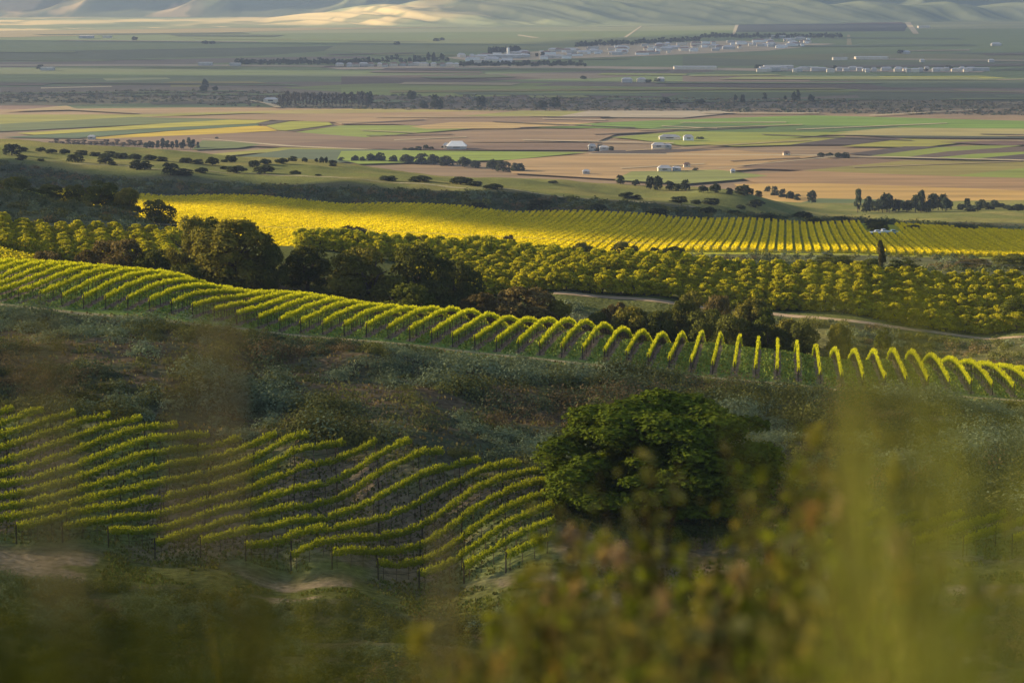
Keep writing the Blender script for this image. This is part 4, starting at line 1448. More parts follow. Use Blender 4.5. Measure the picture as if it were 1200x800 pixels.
pa = scatter(60000, 287, 352, 101, lambda px, x, d: np.where(np.abs(((x * math.cos(A_) - d * math.sin(A_)) / 2.6 + 200.0) % 1 - .5) < .30, .9, .06))
tufts('grass', 'mown green grass in the alleys of the hilltop vineyard', pa, .26, (.16, .22, .05), 102)
pa = scatter(90000, 179, 232, 103, lambda px, x, d: np.where(d < 192, .9, .5) * (fbm(x / 5, d / 5, 104) > .42) * ((d > 192) | (fbm(x / 9, d / 9, 21) < .54)) * (d < tipd(px) + 4))
tufts('grass', 'sparse green grass and weeds on the near vineyard soil', pa, .20, (.11, .125, .04), 105)
pa = scatter(16000, 205, 284, 106, lambda px, x, d: np.where(d > tipd(px) + 1, .8, 0))
tufts('grass', 'dry grass tufts among the slope brush', pa, .30, (.14, .13, .055), 107)

# ------------------------------------------------------------------ bushes on the grass terraces and the tree line at the valley edge
FB = {'round': [one_mesh_proto(300 + i, 1800, .075, M_FAR, lobes=34, hull=True, lobe_r=(.1, .19), zmin=-.2, c_lo=(.022, .03, .014), c_hi=(.05, .058, .026)) for i in range(3)],
      'tall': [one_mesh_proto(310 + i, 1600, .075, M_FAR, lobes=30, hull=True, lobe_r=(.1, .2), zmin=-.1, c_lo=(.025, .035, .022), c_hi=(.05, .06, .035)) for i in range(3)],
      'thin': [one_mesh_proto(320 + i, 900, .09, M_FAR, lobes=16, spread=.26, lobe_r=(.12, .2), zmin=.15, c_lo=(.03, .045, .03), c_hi=(.06, .075, .045)) for i in range(3)],
      'bare': [one_mesh_proto(330 + i, 450, .10, M_FAR, lobes=12, spread=.34, lobe_r=(.14, .22), zmin=.1, c_lo=(.06, .05, .04), c_hi=(.12, .10, .075)) for i in range(2)]}


def far_tree(name, kind, x, y, z, wd, ht, label, cat='tree', group=None):
    me = FB[kind][random.randrange(len(FB[kind]))]
    o = bpy.data.objects.new(name, me)
    COL.objects.link(o)
    o.location = (x, y, z)
    o.rotation_euler = (0, 0, random.uniform(0, 6.28))
    o.scale = (wd, wd, ht)
    return tag(o, label, cat, group)


# (px, base py, width px, height px)
TERRACE = [(14, 182, 22, 13), (25, 188, 16, 7), (88, 190, 22, 9), (48, 189, 9, 4), (124, 192, 20, 11), (132, 194, 12, 5), (165, 199, 27, 12), (200, 205, 22, 14),
           (215, 206, 24, 9), (236, 203, 16, 7), (249, 194, 18, 10), (277, 203, 26, 9), (262, 199, 9, 5), (310, 204, 26, 10), (298, 196, 14, 8), (346, 204, 14, 5), (373, 206, 8, 3), (390, 195, 10, 4),
           (455, 212, 22, 7), (492, 213, 30, 7), (540, 216, 30, 9), (578, 222, 24, 7), (556, 218, 20, 7), (648, 215, 14, 4), (632, 246, 30, 12), (735, 233, 22, 8), (746, 234, 16, 6), (795, 238, 22, 9), (815, 239, 14, 6), (833, 240, 22, 9), (885, 243, 24, 9),
           (830, 252, 20, 10), (860, 254, 18, 8), (868, 245, 12, 6), (900, 258, 30, 8), (940, 259, 26, 11), (955, 262, 20, 7), (985, 261, 22, 8),
           (700, 247, 22, 8), (770, 252, 26, 9), (560, 243, 22, 6), (1070, 270, 24, 7), (1130, 271, 30, 8), (1025, 266, 26, 9)]
for k, (px, py, wp, hp) in enumerate(TERRACE):
    x, y, z = hit(px, py, 700)
    if y > 1400:
        continue
    where = 'dark low bush on the grass terrace, %s from the left' % nth(k + 1)
    far_tree('bush', 'round', x, y, z - .4, wp / FPX * y * 1.05, hp / FPX * y * 1.15, where, 'bush', 'bushes dotted on the grass terraces')
EDGE = [(12, 176, 14, 7), (27, 178, 12, 6), (48, 178, 12, 6), (60, 180, 14, 6), (76, 181, 12, 7), (95, 182, 16, 7), (112, 183, 14, 6), (128, 184, 16, 8), (142, 186, 18, 8), (158, 187, 16, 7),
        (176, 188, 16, 7), (190, 189, 14, 6), (218, 191, 16, 7), (232, 192, 14, 6), (271, 190, 14, 9), (262, 190, 8, 4), (311, 193, 16, 7), (296, 193, 10, 5), (330, 192, 16, 7), (343, 189, 11, 7), (357, 190, 7, 6), (371, 190, 5, 5), (377, 191, 6, 8), (382, 191, 5, 8), (390, 192, 10, 5), (400, 191, 8, 7),
        (416, 191, 9, 9), (425, 191, 8, 8), (435, 191, 11, 11), (446, 191, 12, 13), (461, 192, 11, 10), (477, 193, 17, 12), (494, 193, 17, 13), (508, 194, 16, 13), (523, 195, 18, 13), (544, 197, 17, 13), (557, 198, 12, 10), (577, 200, 14, 13), (590, 202, 18, 13), (607, 203, 17, 13),
        (698, 211, 12, 12), (711, 213, 17, 10), (727, 216, 10, 11), (745, 218, 10, 8), (762, 222, 11, 17), (771, 223, 11, 17), (785, 223, 12, 11), (795, 224, 13, 9), (803, 224, 12, 14), (824, 226, 12, 9), (838, 227, 13, 12), (855, 228, 9, 8), (872, 229, 22, 13), (889, 231, 9, 8), (900, 231, 10, 13), (908, 233, 10, 15), (917, 234, 10, 13), (926, 235, 10, 11), (934, 236, 9, 9), (951, 238, 11, 15)]
for k, (px, py, wp, hp) in enumerate(EDGE):
    x, y, z = hit(px, py, 1000)
    tl = hp > 10
    far_tree('oak_tree', 'tall' if hp / wp > 1.1 else 'round', x, y, z - .4, wp / FPX * y * 1.1, hp / FPX * y * 1.12,
             'dark tree of the line along the valley edge, %s from the left' % nth(k + 1), 'tree', 'trees along the valley edge')
# eucalyptus grove on the right valley edge, and valley windbreaks
GROVE = []
for i, px in enumerate(np.linspace(1008, 1112, 26)):
    GROVE.append((px + random.uniform(-3, 3), 250 + random.uniform(-3, 2), random.uniform(9, 14), random.uniform(14, 26)))
for i, px in enumerate(np.linspace(1130, 1230, 22)):
    GROVE.append((px + random.uniform(-3, 3), 254 + (px - 1130) * .06 + random.uniform(-3, 2), random.uniform(10, 15), random.uniform(14, 22)))
for k, (px, py, wp, hp) in enumerate(GROVE):
    y = 1250 + random.uniform(-25, 25)
    x, _, zt = P(px, py - hp, y)
    g = float(ground(x, y))
    far_tree('eucalyptus_tree', 'tall' if k % 3 else 'thin', float(x), y, g - .4, wp / FPX * y * 1.1, float(zt) - g + .4,
             'dark eucalyptus of the grove at the right valley edge, %s from the left' % nth(k + 1), 'tree', 'eucalyptus grove at the right valley edge')


def valley_tree(px, py, wp, hp, kind, label, group=None, name='tree'):
    x, y = G0(px, py)
    far_tree(name, kind, x, y, -.1, wp / FPX * y * 1.12, hp / FPX * y * 1.1, label, 'tree', group)


WIND = [(170 + i * 5.2 + random.uniform(-1.5, 1.5), 176 - abs(i - 6) * .1, random.uniform(5, 8), random.uniform(7, 11)) for i in range(13)]
WIND += [(60 + i * 6.5, 172 + random.uniform(-1, 1), 8, random.uniform(5, 8)) for i in range(17)] + [(191, 172, 7, 9), (221, 170, 6, 8), (254, 165, 5, 4)]
for k, t in enumerate(sorted(WIND)):
    valley_tree(*t, 'thin' if t[0] > 168 and t[2] < 8 else 'bare', 'grey green tree of the windbreak by the mustard strip, %s from the left' % nth(k + 1), 'windbreak trees by the mustard strip')
BELTS = [
    ('blue grey tree of the long town belt, %s from left', [(278 + i * 3.6 + random.uniform(-1, 1), 75.5 + random.uniform(-.5, 1.2), random.uniform(4, 7), random.uniform(5, 8)) for i in range(44)]),
    ('taller blue grey tree behind the long town belt, %s from left', [(432 + i * 5.4, 72 + random.uniform(-1, 3), random.uniform(4, 8), random.uniform(5, 12)) for i in range(18)]),
    ('blue grey tree below the long packing plant, %s from left', [(540 + i * 4.4, 78 + random.uniform(-1, .6), random.uniform(4, 7), random.uniform(4, 7)) for i in range(34)]),
    ('blue grey tree close around the white silo, %s from left', [(574 + i * 3.2, 64, 5, 9) for i in range(7)] + [(599 + i * 3.0, 63, 5, 9) for i in range(4)] + [(619, 67, 5, 5), (629, 67, 4, 5), (636, 67, 5, 6)]),
    ('blue grey tree of the belt behind the greenhouses, %s from left', [(676 + i * 4.6, 56 - i * .22 + random.uniform(-.5, .5), 5.5, random.uniform(5, 8)) for i in range(32)]),
    ('blue grey tree below the dark orchard block, %s from left', [(822 + i * 4.4, 45 + random.uniform(-.6, .6), 5, random.uniform(4, 7)) for i in range(38)]),
]
for lab, belt in BELTS:
    for k, t in enumerate(sorted(belt)):
        valley_tree(*t, 'tall', lab % nth(k + 1), 'trees around the valley town')
RIVER = [(241, 104, 8, 11), (252, 107, 7, 6), (483, 118, 11, 12), (510, 129, 10, 18), (497, 128, 10, 10), (516, 129, 7, 14), (432, 124, 11, 17), (563, 125, 12, 13), (650, 128, 12, 14), (635, 128, 14, 10), (862, 120, 4, 9), (870, 122, 6, 11), (896, 118, 6, 9), (930, 120, 6, 13), (935, 120, 6, 14), (951, 120, 8, 9), (920, 118, 4, 6),
         (238, 108, 10, 8), (780, 122, 12, 8), (820, 123, 12, 7)]
RIVER += [(328 + i * 4.4, 126 + random.uniform(-.6, .6), 6, random.uniform(13, 17)) for i in range(24)]
for k, t in enumerate(sorted(RIVER)):
    valley_tree(*t, 'bare' if 326 < t[0] < 432 and t[2] == 6 else 'tall', 'tall dim tree along the brown river bed, %s from the left' % nth(k + 1), 'trees along the river bed')
MISC = [(474, 178, 6, 5), (482, 178, 9, 5), (490, 178, 9, 7), (499, 177, 7, 7), (505, 177, 8, 5), (519, 176, 4, 5), (693, 177, 10, 5), (701, 178, 8, 5), (716, 177, 7, 6), (773, 176, 7, 4), (820, 165, 10, 5), (962, 185, 9, 6), (972, 185, 9, 6), (983, 186, 10, 7), (991, 186, 9, 8), (815, 203, 8, 6), (806, 204, 8, 4),
        (684, 93, 8, 4), (760, 97, 8, 4), (770, 96, 8, 4), (889, 81, 9, 5), (896, 81, 8, 5), (978, 81, 6, 4), (1056, 63.5, 9, 5), (1052, 82, 6, 3), (1085, 84, 6, 4), (1104, 83, 5, 4), (1112, 83, 9, 6), (240, 52, 8, 4), (248, 52, 9, 4), (158, 48, 7, 5), (465, 53, 8, 4), (511, 49, 8, 4), (518, 48, 6, 4), (47, 82, 10, 6)]
for k, t in enumerate(sorted(MISC)):
    valley_tree(*t, 'round' if t[1] > 120 else 'tall', 'small dark farm tree standing among the valley fields, %s from the left' % nth(k + 1), 'farm trees in the valley')
# brown riparian brush
rg = np.random.default_rng(95)
px = rg.uniform(-60, 1260, 2200)
py = np.interp(px, [0, 200, 400, 700, 1200], [117, 116, 122, 125, 130]) + rg.uniform(-11, 7, 2200) * np.interp(px, [0, 300, 1200], [.7, 1, .9])
rx_, rz_ = ray(px, py)
dd = -CAMZ / rz_
pa = np.stack([rx_ * dd, dd, 0 * dd], -1)
ra = rg.uniform(1.5, 4.5, len(pa))
scrub('brush', 'grey brown willow brush along the river bed across the valley', pa, ra, ra * .6, np.stack([np.array([.16, .135, .105]) * a_ + np.array([.08, .10, .07]) * (1 - a_) for a_ in rg.uniform(0, 1, len(pa))]), 14, .95, 96)

# ------------------------------------------------------------------ farm and town buildings
def building(px, py, wd, dp, ht, wall, roof, label, rz=0.0, roofh=None, name='building', flat=False, group=None):
    x, y = G0(px, py)
    roofh = roofh if roofh is not None else wd * 0.0 + dp * .22
    r = empty(name, (x, y + dp / 2, ZF), rz)
    tag(r, label, 'building', group)
    v, f = box_vf(-wd / 2, wd / 2, -dp / 2, dp / 2, -.5 - ZF, ht)
    link('wall', mesh_np('wall', v, f), wall, r)
    e = .5
    if flat:
        v, f = box_vf(-wd / 2 - .2, wd / 2 + .2, -dp / 2 - .2, dp / 2 + .2, ht + .003, ht + .5)
    else:
        v = np.array([[-wd / 2 - e, -dp / 2 - e, ht - .1], [wd / 2 + e, -dp / 2 - e, ht - .1], [wd / 2 + e, dp / 2 + e, ht - .1], [-wd / 2 - e, dp / 2 + e, ht - .1],
                      [-wd * .28, 0, ht + roofh], [wd * .28, 0, ht + roofh]], float)
        f = np.array([[0, 1, 5, 4], [2, 3, 4, 5], [0, 4, 3, 3], [1, 2, 5, 5], [0, 3, 2, 1]])
        me = bpy.data.meshes.new('roof')
        me.from_pydata([tuple(a) for a in v], [], [[0, 1, 5, 4], [2, 3, 4, 5], [0, 4, 3], [1, 2, 5], [0, 3, 2, 1]])
        link('roof', me, roof, r)
    if flat:
        link('roof', mesh_np('roof', v, f), roof, r)
    # openings on the side towards the hills
    nwin = max(1, int(wd / 9)) if name == 'farm_building' else 0
    ps = []
    for i in range(nwin):
        cx = -wd / 2 + wd * (i + .5) / nwin
        ps.append((cx, ht * .55))
    for cx, cz_ in ps[:6]:
        v, f = box_vf(cx - wd / nwin * .18, cx + wd / nwin * .18, -dp / 2 - .06, -dp / 2 - .003, cz_ - ht * .2, cz_ + ht * .2)
        link('window', mesh_np('window', v, f), M_GLASS, r)
    return r


FARM = [
    (535, 177.5, 26, 20, 3.2, M_WHITE, M_WHITE, 'large white peaked barn beside dark trees on the brown field', 0, 6.0),
    (523, 177, 8, 8, 4, M_CREAM, M_ROOFW, 'small white shed left of the peaked barn', 0, 3),
    (694, 178, 10, 8, 4, M_WHITE, M_ROOFG, 'white farmhouse among trees at the brown field', 0, 3),
    (708, 178.6, 12, 8, 3, M_WHITE, M_ROOFW, 'low white shed right of the farmhouse among trees', 0, 2),
    (772, 176.6, 18, 10, 4, M_CREAM, M_ROOFW, 'pale farmhouse by the purple field', 0, 3),
    (783, 176.2, 9, 8, 3, M_WHITE, M_ROOFW, 'tiny white shed right of the pale farmhouse', 0, 2),
    (785, 166, 30, 10, 3, M_CREAM, M_ROOFG, 'long grey roofed barn at the green field', 0, 3),
    (807, 167, 14, 10, 4, M_WHITE, M_ROOFG, 'short grey roofed house right of the long barn', 0, 3),
    (779, 204, 16, 10, 3.4, M_CREAM, M_ROOFW, 'cream farmhouse above the edge trees', 0, 3),
    (793, 203.6, 10, 8, 3, M_WHITE, M_ROOFW, 'white shed right of the cream farmhouse', 0, 2),
    (805, 199, 8, 6, 3, M_CREAM, M_ROOFB, 'brown roofed shed behind the cream farmhouse', 0, 2),
    (687, 207, 8, 6, 2.5, M_WHITE, M_ROOFW, 'tiny white shed at the left of the edge trees', 0, 2),
    (859, 206, 5, 5, 2, M_WHITE, M_ROOFW, 'white field tent on the green strip', 0, 2.2),
    (922, 185, 9, 6, 3, M_CREAM, M_ROOFB, 'small brown roofed house by the field road', 0, 2),
    (72, 182, 14, 8, 3, M_CREAM, M_ROOFB, 'tan roofed house behind the left edge bushes', 0, 2.5),
    (107, 166, 10, 8, 3.5, M_WHITE, M_ROOFW, 'white shed by the windbreak at left', 0, 2),
    (317, 122, 26, 14, 5, M_CREAM, M_ROOFW, 'pale shed by the river trees', 0, 3),
]
for t in FARM:
    t = (t[0], t[1], t[2] * .55, t[3] * .6, t[4] * .5, M_WALLW if t[5] is M_WHITE and t[2] != 14 else t[5]) + tuple(t[6:8]) + (t[8], t[9] * .6)
    building(*t, name='farm_building', group='farm buildings in the valley')
TOWNB = [
    (585, 69, 150, 40, 9, M_WHITE, M_ROOFW, 'long white packing plant in the valley town', True),
    (650, 69, 60, 30, 7, M_WHITE, M_ROOFW, 'white hall right of the long packing plant', True),
    (240, 77.5, 42, 24, 6, M_WHITE, M_ROOFW, 'white warehouse left of the town trees', True),
    (275, 78, 34, 20, 5, M_WHITE, M_ROOFW, 'second white warehouse left of the town trees', True),
    (55, 83, 40, 16, 5, M_WHITE, M_ROOFW, 'white sheds beside a lone tree at far left', True),
    (100, 45.5, 60, 40, 8, M_WHITE, M_ROOFW, 'bright white barn below the golden foothills', True),
    (125, 45, 40, 20, 6, M_CREAM, M_ROOFG, 'grey barn right of the bright white barn', True),
    (1022, 70.5, 110, 30, 6, M_CREAM, M_ROOFW, 'long pale shed on the right side of the valley', True),
    (985, 71, 50, 20, 5, M_CREAM, M_ROOFG, 'grey shed left of the long pale shed', True),
    (815, 82, 130, 30, 5, M_CREAM, M_ROOFW, 'long pale greenhouse row in the valley middle', True),
    (903, 84, 60, 30, 9, M_WHITE, M_ROOFW, 'white tower block shed at the road strip', True),
    (913, 82, 90, 30, 8, M_WHITE, M_ROOFW, 'white processing hall behind the tower block shed', True),
    (950, 83, 50, 24, 6, M_CREAM, M_ROOFW, 'cream hall right of the processing hall', True),
    (735, 97, 28, 14, 5, M_WHITE, M_ROOFW, 'white barn in the purple field', False),
    (752, 97, 24, 14, 5, M_CREAM, M_ROOFG, 'grey roofed barn right of the white barn', False),
    (775, 96, 18, 12, 5, M_WHITE, M_ROOFW, 'small white barn beside dark trees in the purple field', False),
    (1130, 84, 50, 20, 5, M_CREAM, M_ROOFW, 'pale hall right of the roadside trees', True),
    (1150, 83.6, 50, 20, 5, M_WHITE, M_ROOFW, 'white hall at the end of the road strip', True),
    (1070, 85, 40, 18, 5, M_WHITE, M_ROOFG, 'grey roofed hall among the roadside trees', True),
    (1168, 54, 40, 16, 5, M_WHITE, M_ROOFW, 'pale barn alone far on the right', False),
    (1162, 73.4, 18, 10, 4, M_WHITE, M_ROOFW, 'small white barn near the right border', False),
    (1081, 73.4, 14, 10, 4, M_WHITE, M_ROOFW, 'tiny white barn in the dim right fields', False),
    (915, 45.5, 90, 40, 9, M_WHITE, M_ROOFW, 'big white hall at the right end of the greenhouses', True),
    (1083, 33, 60, 30, 7, M_CREAM, M_ROOFG, 'far grey hall by the dark orchard block', True),
    (1062, 63.6, 30, 14, 4, M_WHITE, M_ROOFW, 'white shed beside the lone round tree', False),
]
for t in TOWNB:
    building(t[0], t[1], t[2] * .45, t[3] * .7, t[4] * .36, M_WALLW if t[5] is M_WHITE else t[5], t[6], t[7], name='warehouse', flat=t[8], group='large buildings across the valley')
k = 0
for i, px in enumerate(sorted(random.uniform(540, 960) for _ in range(150))):
    py = np.interp(px, [540, 700, 820, 960], [72, 62, 56, 50]) + random.uniform(-4.5, 5.5)
    building(px, float(py), random.uniform(5, 22), random.uniform(6, 12), random.uniform(1.4, 2.8), random.choice([M_WALLW, M_CREAM, M_WHITE]), random.choice([M_ROOFW, M_ROOFG, M_ROOFW, M_ROOFB]),
             'small pale town building among trees and greenhouses, %s from left' % nth(i + 1), name='town_building', flat=random.random() < .4, group='buildings of the valley town')
for i in range(34):
    px = 890 + i * 7.6 + random.uniform(-4, 4)
    building(px, 84 + random.uniform(-1.2, 1.2), random.uniform(5, 15), 7, random.uniform(1.4, 2.6), random.choice([M_WALLW, M_CREAM]), random.choice([M_ROOFW, M_ROOFG]),
             'small roadside building in the right valley strip, %s from left' % nth(i + 1), name='town_building', flat=False, group='buildings along the valley road strip')
for i in range(16):
    px = 400 + i * 9 + random.uniform(-3, 3)
    building(px, 78.6 + random.uniform(-.8, .8), random.uniform(6, 14), 8, random.uniform(2, 3), random.choice([M_WALLW, M_CREAM]), random.choice([M_ROOFB, M_ROOFG, M_ROOFW]),
             'small house in front of the long town tree belt, %s from the left' % nth(i + 1), name='house', group='houses before the town tree belt')
# white silo beside the packing plant
x, y = G0(595.5, 66)
r = empty('silo', (x, y, 0))
tag(r, 'slim white silo tower standing over the packing plant', 'silo')
v, f = tube_vf([[0, 0, 0], [0, 0, 13], [0, 0, 13.2]], [2.2, 2.2, 2.0], 14)
link('shaft', mesh_np('shaft', v, f), M_WHITE, r)
v, f = tube_vf([[0, 0, 13.2], [0, 0, 14], [0, 0, 14.6]], [2.0, 1.2, 0.0], 14)
link('cap', mesh_np('cap', v, f), M_ROOFW, r)

# ------------------------------------------------------------------ vehicles parked in the golden block, pipe stand, power line
def vehicle(px, py, d, L_, Hh, paint, label, pickup=False):
    x, _, _z = P(px, py, d)
    x = float(x)
    g = float(ground(x, d))
    r = empty('parked_car', (x, d, g), 0.15)
    tag(r, label, 'truck' if pickup else 'car', 'vehicles parked in the vineyard')
    W = 1.9
    prof = [(-.5, .35), (-.5, .62), (-.48, .66), (-.18, .68), (-.08, 1.0), (.22, 1.0), (.30, .66), (.48, .62), (.5, .5), (.5, .35)] if not pickup else \
           [(-.5, .35), (-.5, .66), (-.05, .66), (-.04, 1.0), (.18, 1.0), (.27, .68), (.48, .62), (.5, .5), (.5, .35)]
    n_ = len(prof)
    v = np.array([[a * L_, s * W / 2 * (1 if b < .7 else .82), b * Hh] for s in (-1, 1) for a, b in prof])
    me = bpy.data.meshes.new('body')
    faces = [list(range(n_))[::-1], list(range(n_, 2 * n_))] + [[i, (i + 1) % n_, n_ + (i + 1) % n_, n_ + i] for i in range(n_)]
    me.from_pydata([tuple(a) for a in v], [], faces)
    link('body', me, paint, r)
    for s in (-1, 1):
        v, f = box_vf(-.10 * L_ if not pickup else -.03 * L_, .22 * L_ if not pickup else .19 * L_, s * W * .46 - .01, s * W * .46 + .01, Hh * .72, Hh * .94)
        link('window', mesh_np('window', v, f), M_GLASS, r)
        for fx in (-.31, .32):
            v, f = tube_vf([[fx * L_, s * W / 2 - .1 * s, .36], [fx * L_, s * W / 2 + .02 * s, .36], [fx * L_, s * W / 2 + .03 * s, .36]], [.36, .36, .05], 14)
            link('wheel', mesh_np('wheel', v, f), M_TYRE, r)
    return r


vehicle(1027, 278, 782, 4.2, 1.5, M_WHITE, 'white car parked under the dark tree in the golden vines')
vehicle(1034, 278, 788, 4.6, 1.6, M_WHITE, 'white pickup parked between the white car and the pale green one', True)
vehicle(1045, 278, 782, 5.6, 1.7, M_SAGEROOF, 'pale green pickup parked right of the white ones', True)
tree_at(1029, 259, 26, 794, 'dark', 'lone dark tree beside parked vehicles inside the golden block')
x, y_, g = hit(1080, 321, 470)
r = empty('pipe_stand', (float(x), y_, g))
tag(r, 'white irrigation pipe stand rising from the orchard back rows', 'pipe stand')
v, f = tube_vf([[0, 0, 0], [0, 0, 1.3], [0, 0, 1.5], [0, 0, 1.7]], [.2, .2, .26, .1], 10)
link('pipe', mesh_np('pipe', v, f), M_WHITE, r)
v, f = tube_vf([[0, 0, 0], [0, 0, .35]], [.8, .8], 10)
link('footing', mesh_np('footing', v, f), M_CREAM, r)

ends = []
for px, d, zt_py in ((-70, 530, 256), (385, 512, 270), (830, 500, 292), (1290, 500, 318)):
    x, _, zt = P(px, zt_py, d)
    ends.append((float(x), d, float(zt)))
for i, (x, d, zt) in enumerate(ends):
    if 0 < i < 3:
        continue
    g = float(ground(x, d))
    r = empty('power_pole', (x, d, g))
    tag(r, 'wooden power pole holding the thin cables', 'power pole', 'power poles outside the orchard')
    v, f = tube_vf([[0, 0, -.5], [0, 0, (zt - g) * .5], [0, 0, zt - g + .5]], [.17, .15, .11], 8)
    link('pole', mesh_np('pole', v, f), M_BARK, r)
    v, f = box_vf(-.08, .08, -1.1, 1.1, zt - g - .08, zt - g + .08)
    link('crossarm', mesh_np('crossarm', v, f), M_BARK, r)
wires = []
for off in (-.9, .9):
    a, b = np.array(ends[0]), np.array(ends[-1])
    t = np.linspace(0, 1, 60)[:, None]
    p = a + (b - a) * t + np.array([0, off, 0])
    mid = np.array([e[2] for e in ends])
    p[:, 2] = np.interp(p[:, 0], [e[0] for e in ends], mid) - .4 * np.sin(np.pi * t[:, 0])
    wires.append(tube_vf(p, .013, 4))
v, f = join_vf(wires)
tag(link('power_line', mesh_np('power_line', v, f), M_WIRE), 'pair of thin pale cables strung across the view behind the orchard', 'power line')

# ------------------------------------------------------------------ plants close to the lens
def blades(n, seed, h, spread, lean, width, c1, c2, hmin=.84):
    rg = np.random.default_rng(seed)
    V, F, T = [], [], []
    o = 0
    for i in range(n):
        a = rg.uniform(0, 6.28)
        bx, by = rg.normal(size=2) * spread
        hh = h * rg.uniform(hmin, 1.03)
        ln = rg.uniform(.2, 1) * lean
        wa = rg.uniform(0, 6.28)
        ww = width * rg.uniform(.6, 1.3)
        s = np.linspace(0, 1, 7)
        x = bx + math.cos(a) * ln * hh * s ** 2
        y = by + math.sin(a) * ln * hh * s ** 2
        z = hh * (s - .15 * ln * s ** 3)
        wv = ww * (1 - s ** 4 * .9) * .5
        v1 = np.stack([x - math.cos(wa) * wv, y - math.sin(wa) * wv, z], -1)
        v2_ = np.stack([x + math.cos(wa) * wv, y + math.sin(wa) * wv, z], -1)
        vv = np.stack([v1, v2_], 1).reshape(-1, 3)
        ff = np.array([[2 * k_, 2 * k_ + 1, 2 * k_ + 3, 2 * k_ + 2] for k_ in range(6)]) + o
        m = rg.uniform()
        V.append(vv)
        F.append(ff)
        T.append(np.tile(np.asarray(c1) * (1 - m) + np.asarray(c2) * m, (len(vv), 1)))
        o += len(vv)
    return np.concatenate(V), np.concatenate(F), np.concatenate(T)


def near_z(x, y):
    return float(ground(x, y)) if y > 3.0 else 128.60 - max(y - 1, 0) * .14


def grass_clump(px, ptop, d, n, spread, width, lean, c1, c2, label, seed, name='grass_clump'):
    x, _, zt = P(px, ptop, d)
    x = float(x)
    g = near_z(x, d)
    h = float(zt) - g
    r = empty(name, (x, d, g))
    tag(r, label, 'grass', 'out of focus grasses by the lens')
    V, F, T = blades(int(n * (3.5 if px < 300 else 1.15 if px > 1000 else .9)), seed, h, spread, lean, width * 1.25, c1, c2, .93 if px > 1100 else .84)
    link('blades', mesh_np('blade', V, F, T), M_FORE, r)
    return r, h


def stalk(px, ptop, d, label, seed, head_c, stem_c, head_len=.25, head_r=.022, lean=(.0, .0)):
    rg = np.random.default_rng(seed)
    x, _, zt = P(px, ptop, d)
    x = float(x)
    g = near_z(x, d)
    h = float(zt) - g
    r = empty('grass_stalk', (x, d, g))
    tag(r, label, 'grass', 'single grass stalks by the lens')
    s = np.linspace(0, 1, 10)
    pts = np.stack([lean[0] * (s - 1) * h + .02 * np.sin(s * 3), lean[1] * (s - 1) * h, s * h], -1)
    v, f = tube_vf(pts, .0022, 5)
    link('stem', mesh_np('stem', v, f, np.tile(stem_c, (len(v), 1))), M_FORE, r)
    n = 15
    t = rg.uniform(0, 1, n)
    a = rg.uniform(0, 6.28, n)
    rr = head_r * (1 - .6 * t) * rg.uniform(.1, .7, n)
    hb = max(h - head_len, .05)
    c = np.stack([np.cos(a) * rr, np.sin(a) * rr, hb + t * head_len], -1)
    c[:, 0] += lean[0] * (c[:, 2] / h - 1) * h
    nr = np.stack([np.cos(a), np.sin(a), 0 * a], -1) + .3 * rg.normal(size=(n, 3))
    V, F = quads(c, nr, .008 * rg.uniform(.7, 1.3, n), rg, 2.0)
    T = np.repeat(np.asarray(head_c) * rg.uniform(.7, 1.3, (n, 1)), 4, 0)
    rv, rf_ = tube_vf([[lean[0] * (z_ / h - 1) * h, 0, z_] for z_ in np.linspace(hb, h, 8)], .0024, 4)
    F = np.concatenate([F, rf_ + len(V)])
    T = np.concatenate([T, np.tile(np.asarray(head_c), (len(rv), 1))])
    V = np.concatenate([V, rv])
    link('seed_head', mesh_np('seed_head', V, F, T), M_FORE, r)
    return r


GA, GB = (.15, .17, .04), (.30, .31, .08)
DA, DB = (.025, .035, .010), (.06, .07, .018)
SA, SB = (.15, .13, .07), (.27, .24, .15)
CL = [
    (1198, 285, 1.25, 46, .024, .006, .14, GA, GB, 'tall soft green grass clump at the right border'),
    (1158, 385, 1.35, 26, .016, .005, .07, GA, GB, 'green grass clump left of the tall border clump'),
    (1045, 440, 1.45, 9, .045, .005, .34, GA, (.2, .2, .06), 'pale olive grass tuft right of the dried flower shrubs'),
    (1175, 520, 1.2, 24, .06, .006, .2, DA, GA, 'dark olive grass clump in the lower right corner'),
    (1090, 720, 1.5, 40, .06, .006, .2, DA, GA, 'low dark grass clump near the lower right corner'),
    (30, 632, 1.4, 110, .07, .010, .2, DA, DB, 'dark green grass clump in the lower left corner'),
    (130, 650, 1.5, 90, .07, .009, .2, DA, DB, 'dark grass clump right of the lower left corner'),
    (215, 690, 1.7, 40, .08, .006, .25, GA, (.2, .15, .02), 'yellowish grass tuft at the lower left'),
    (330, 725, 1.8, 36, .09, .005, .3, GA, SA, 'thin straw tuft along the lower edge'),
    (420, 690, 2.0, 34, .10, .006, .3, GA, (.22, .22, .04), 'bright green tuft along the lower edge'),
    (510, 655, 2.2, 34, .12, .005, .3, (.10, .10, .05), GB, 'soft grey green tuft below the vineyard corner'),
    (600, 690, 2.4, 40, .12, .006, .3, GA, (.22, .16, .03), 'golden green tuft left of the dried flower shrubs'),
    (720, 700, 2.3, 40, .13, .006, .3, GA, GB, 'green tuft in front of the dried flower shrubs'),
    (840, 720, 2.2, 40, .12, .006, .3, GA, SA, 'mixed straw tuft in front of the dried flower shrubs'),
    (950, 700, 1.9, 40, .09, .005, .25, GA, GB, 'olive tuft right of the mixed straw tuft'),
]
for k, t in enumerate(CL):
    grass_clump(*t, seed=600 + k)
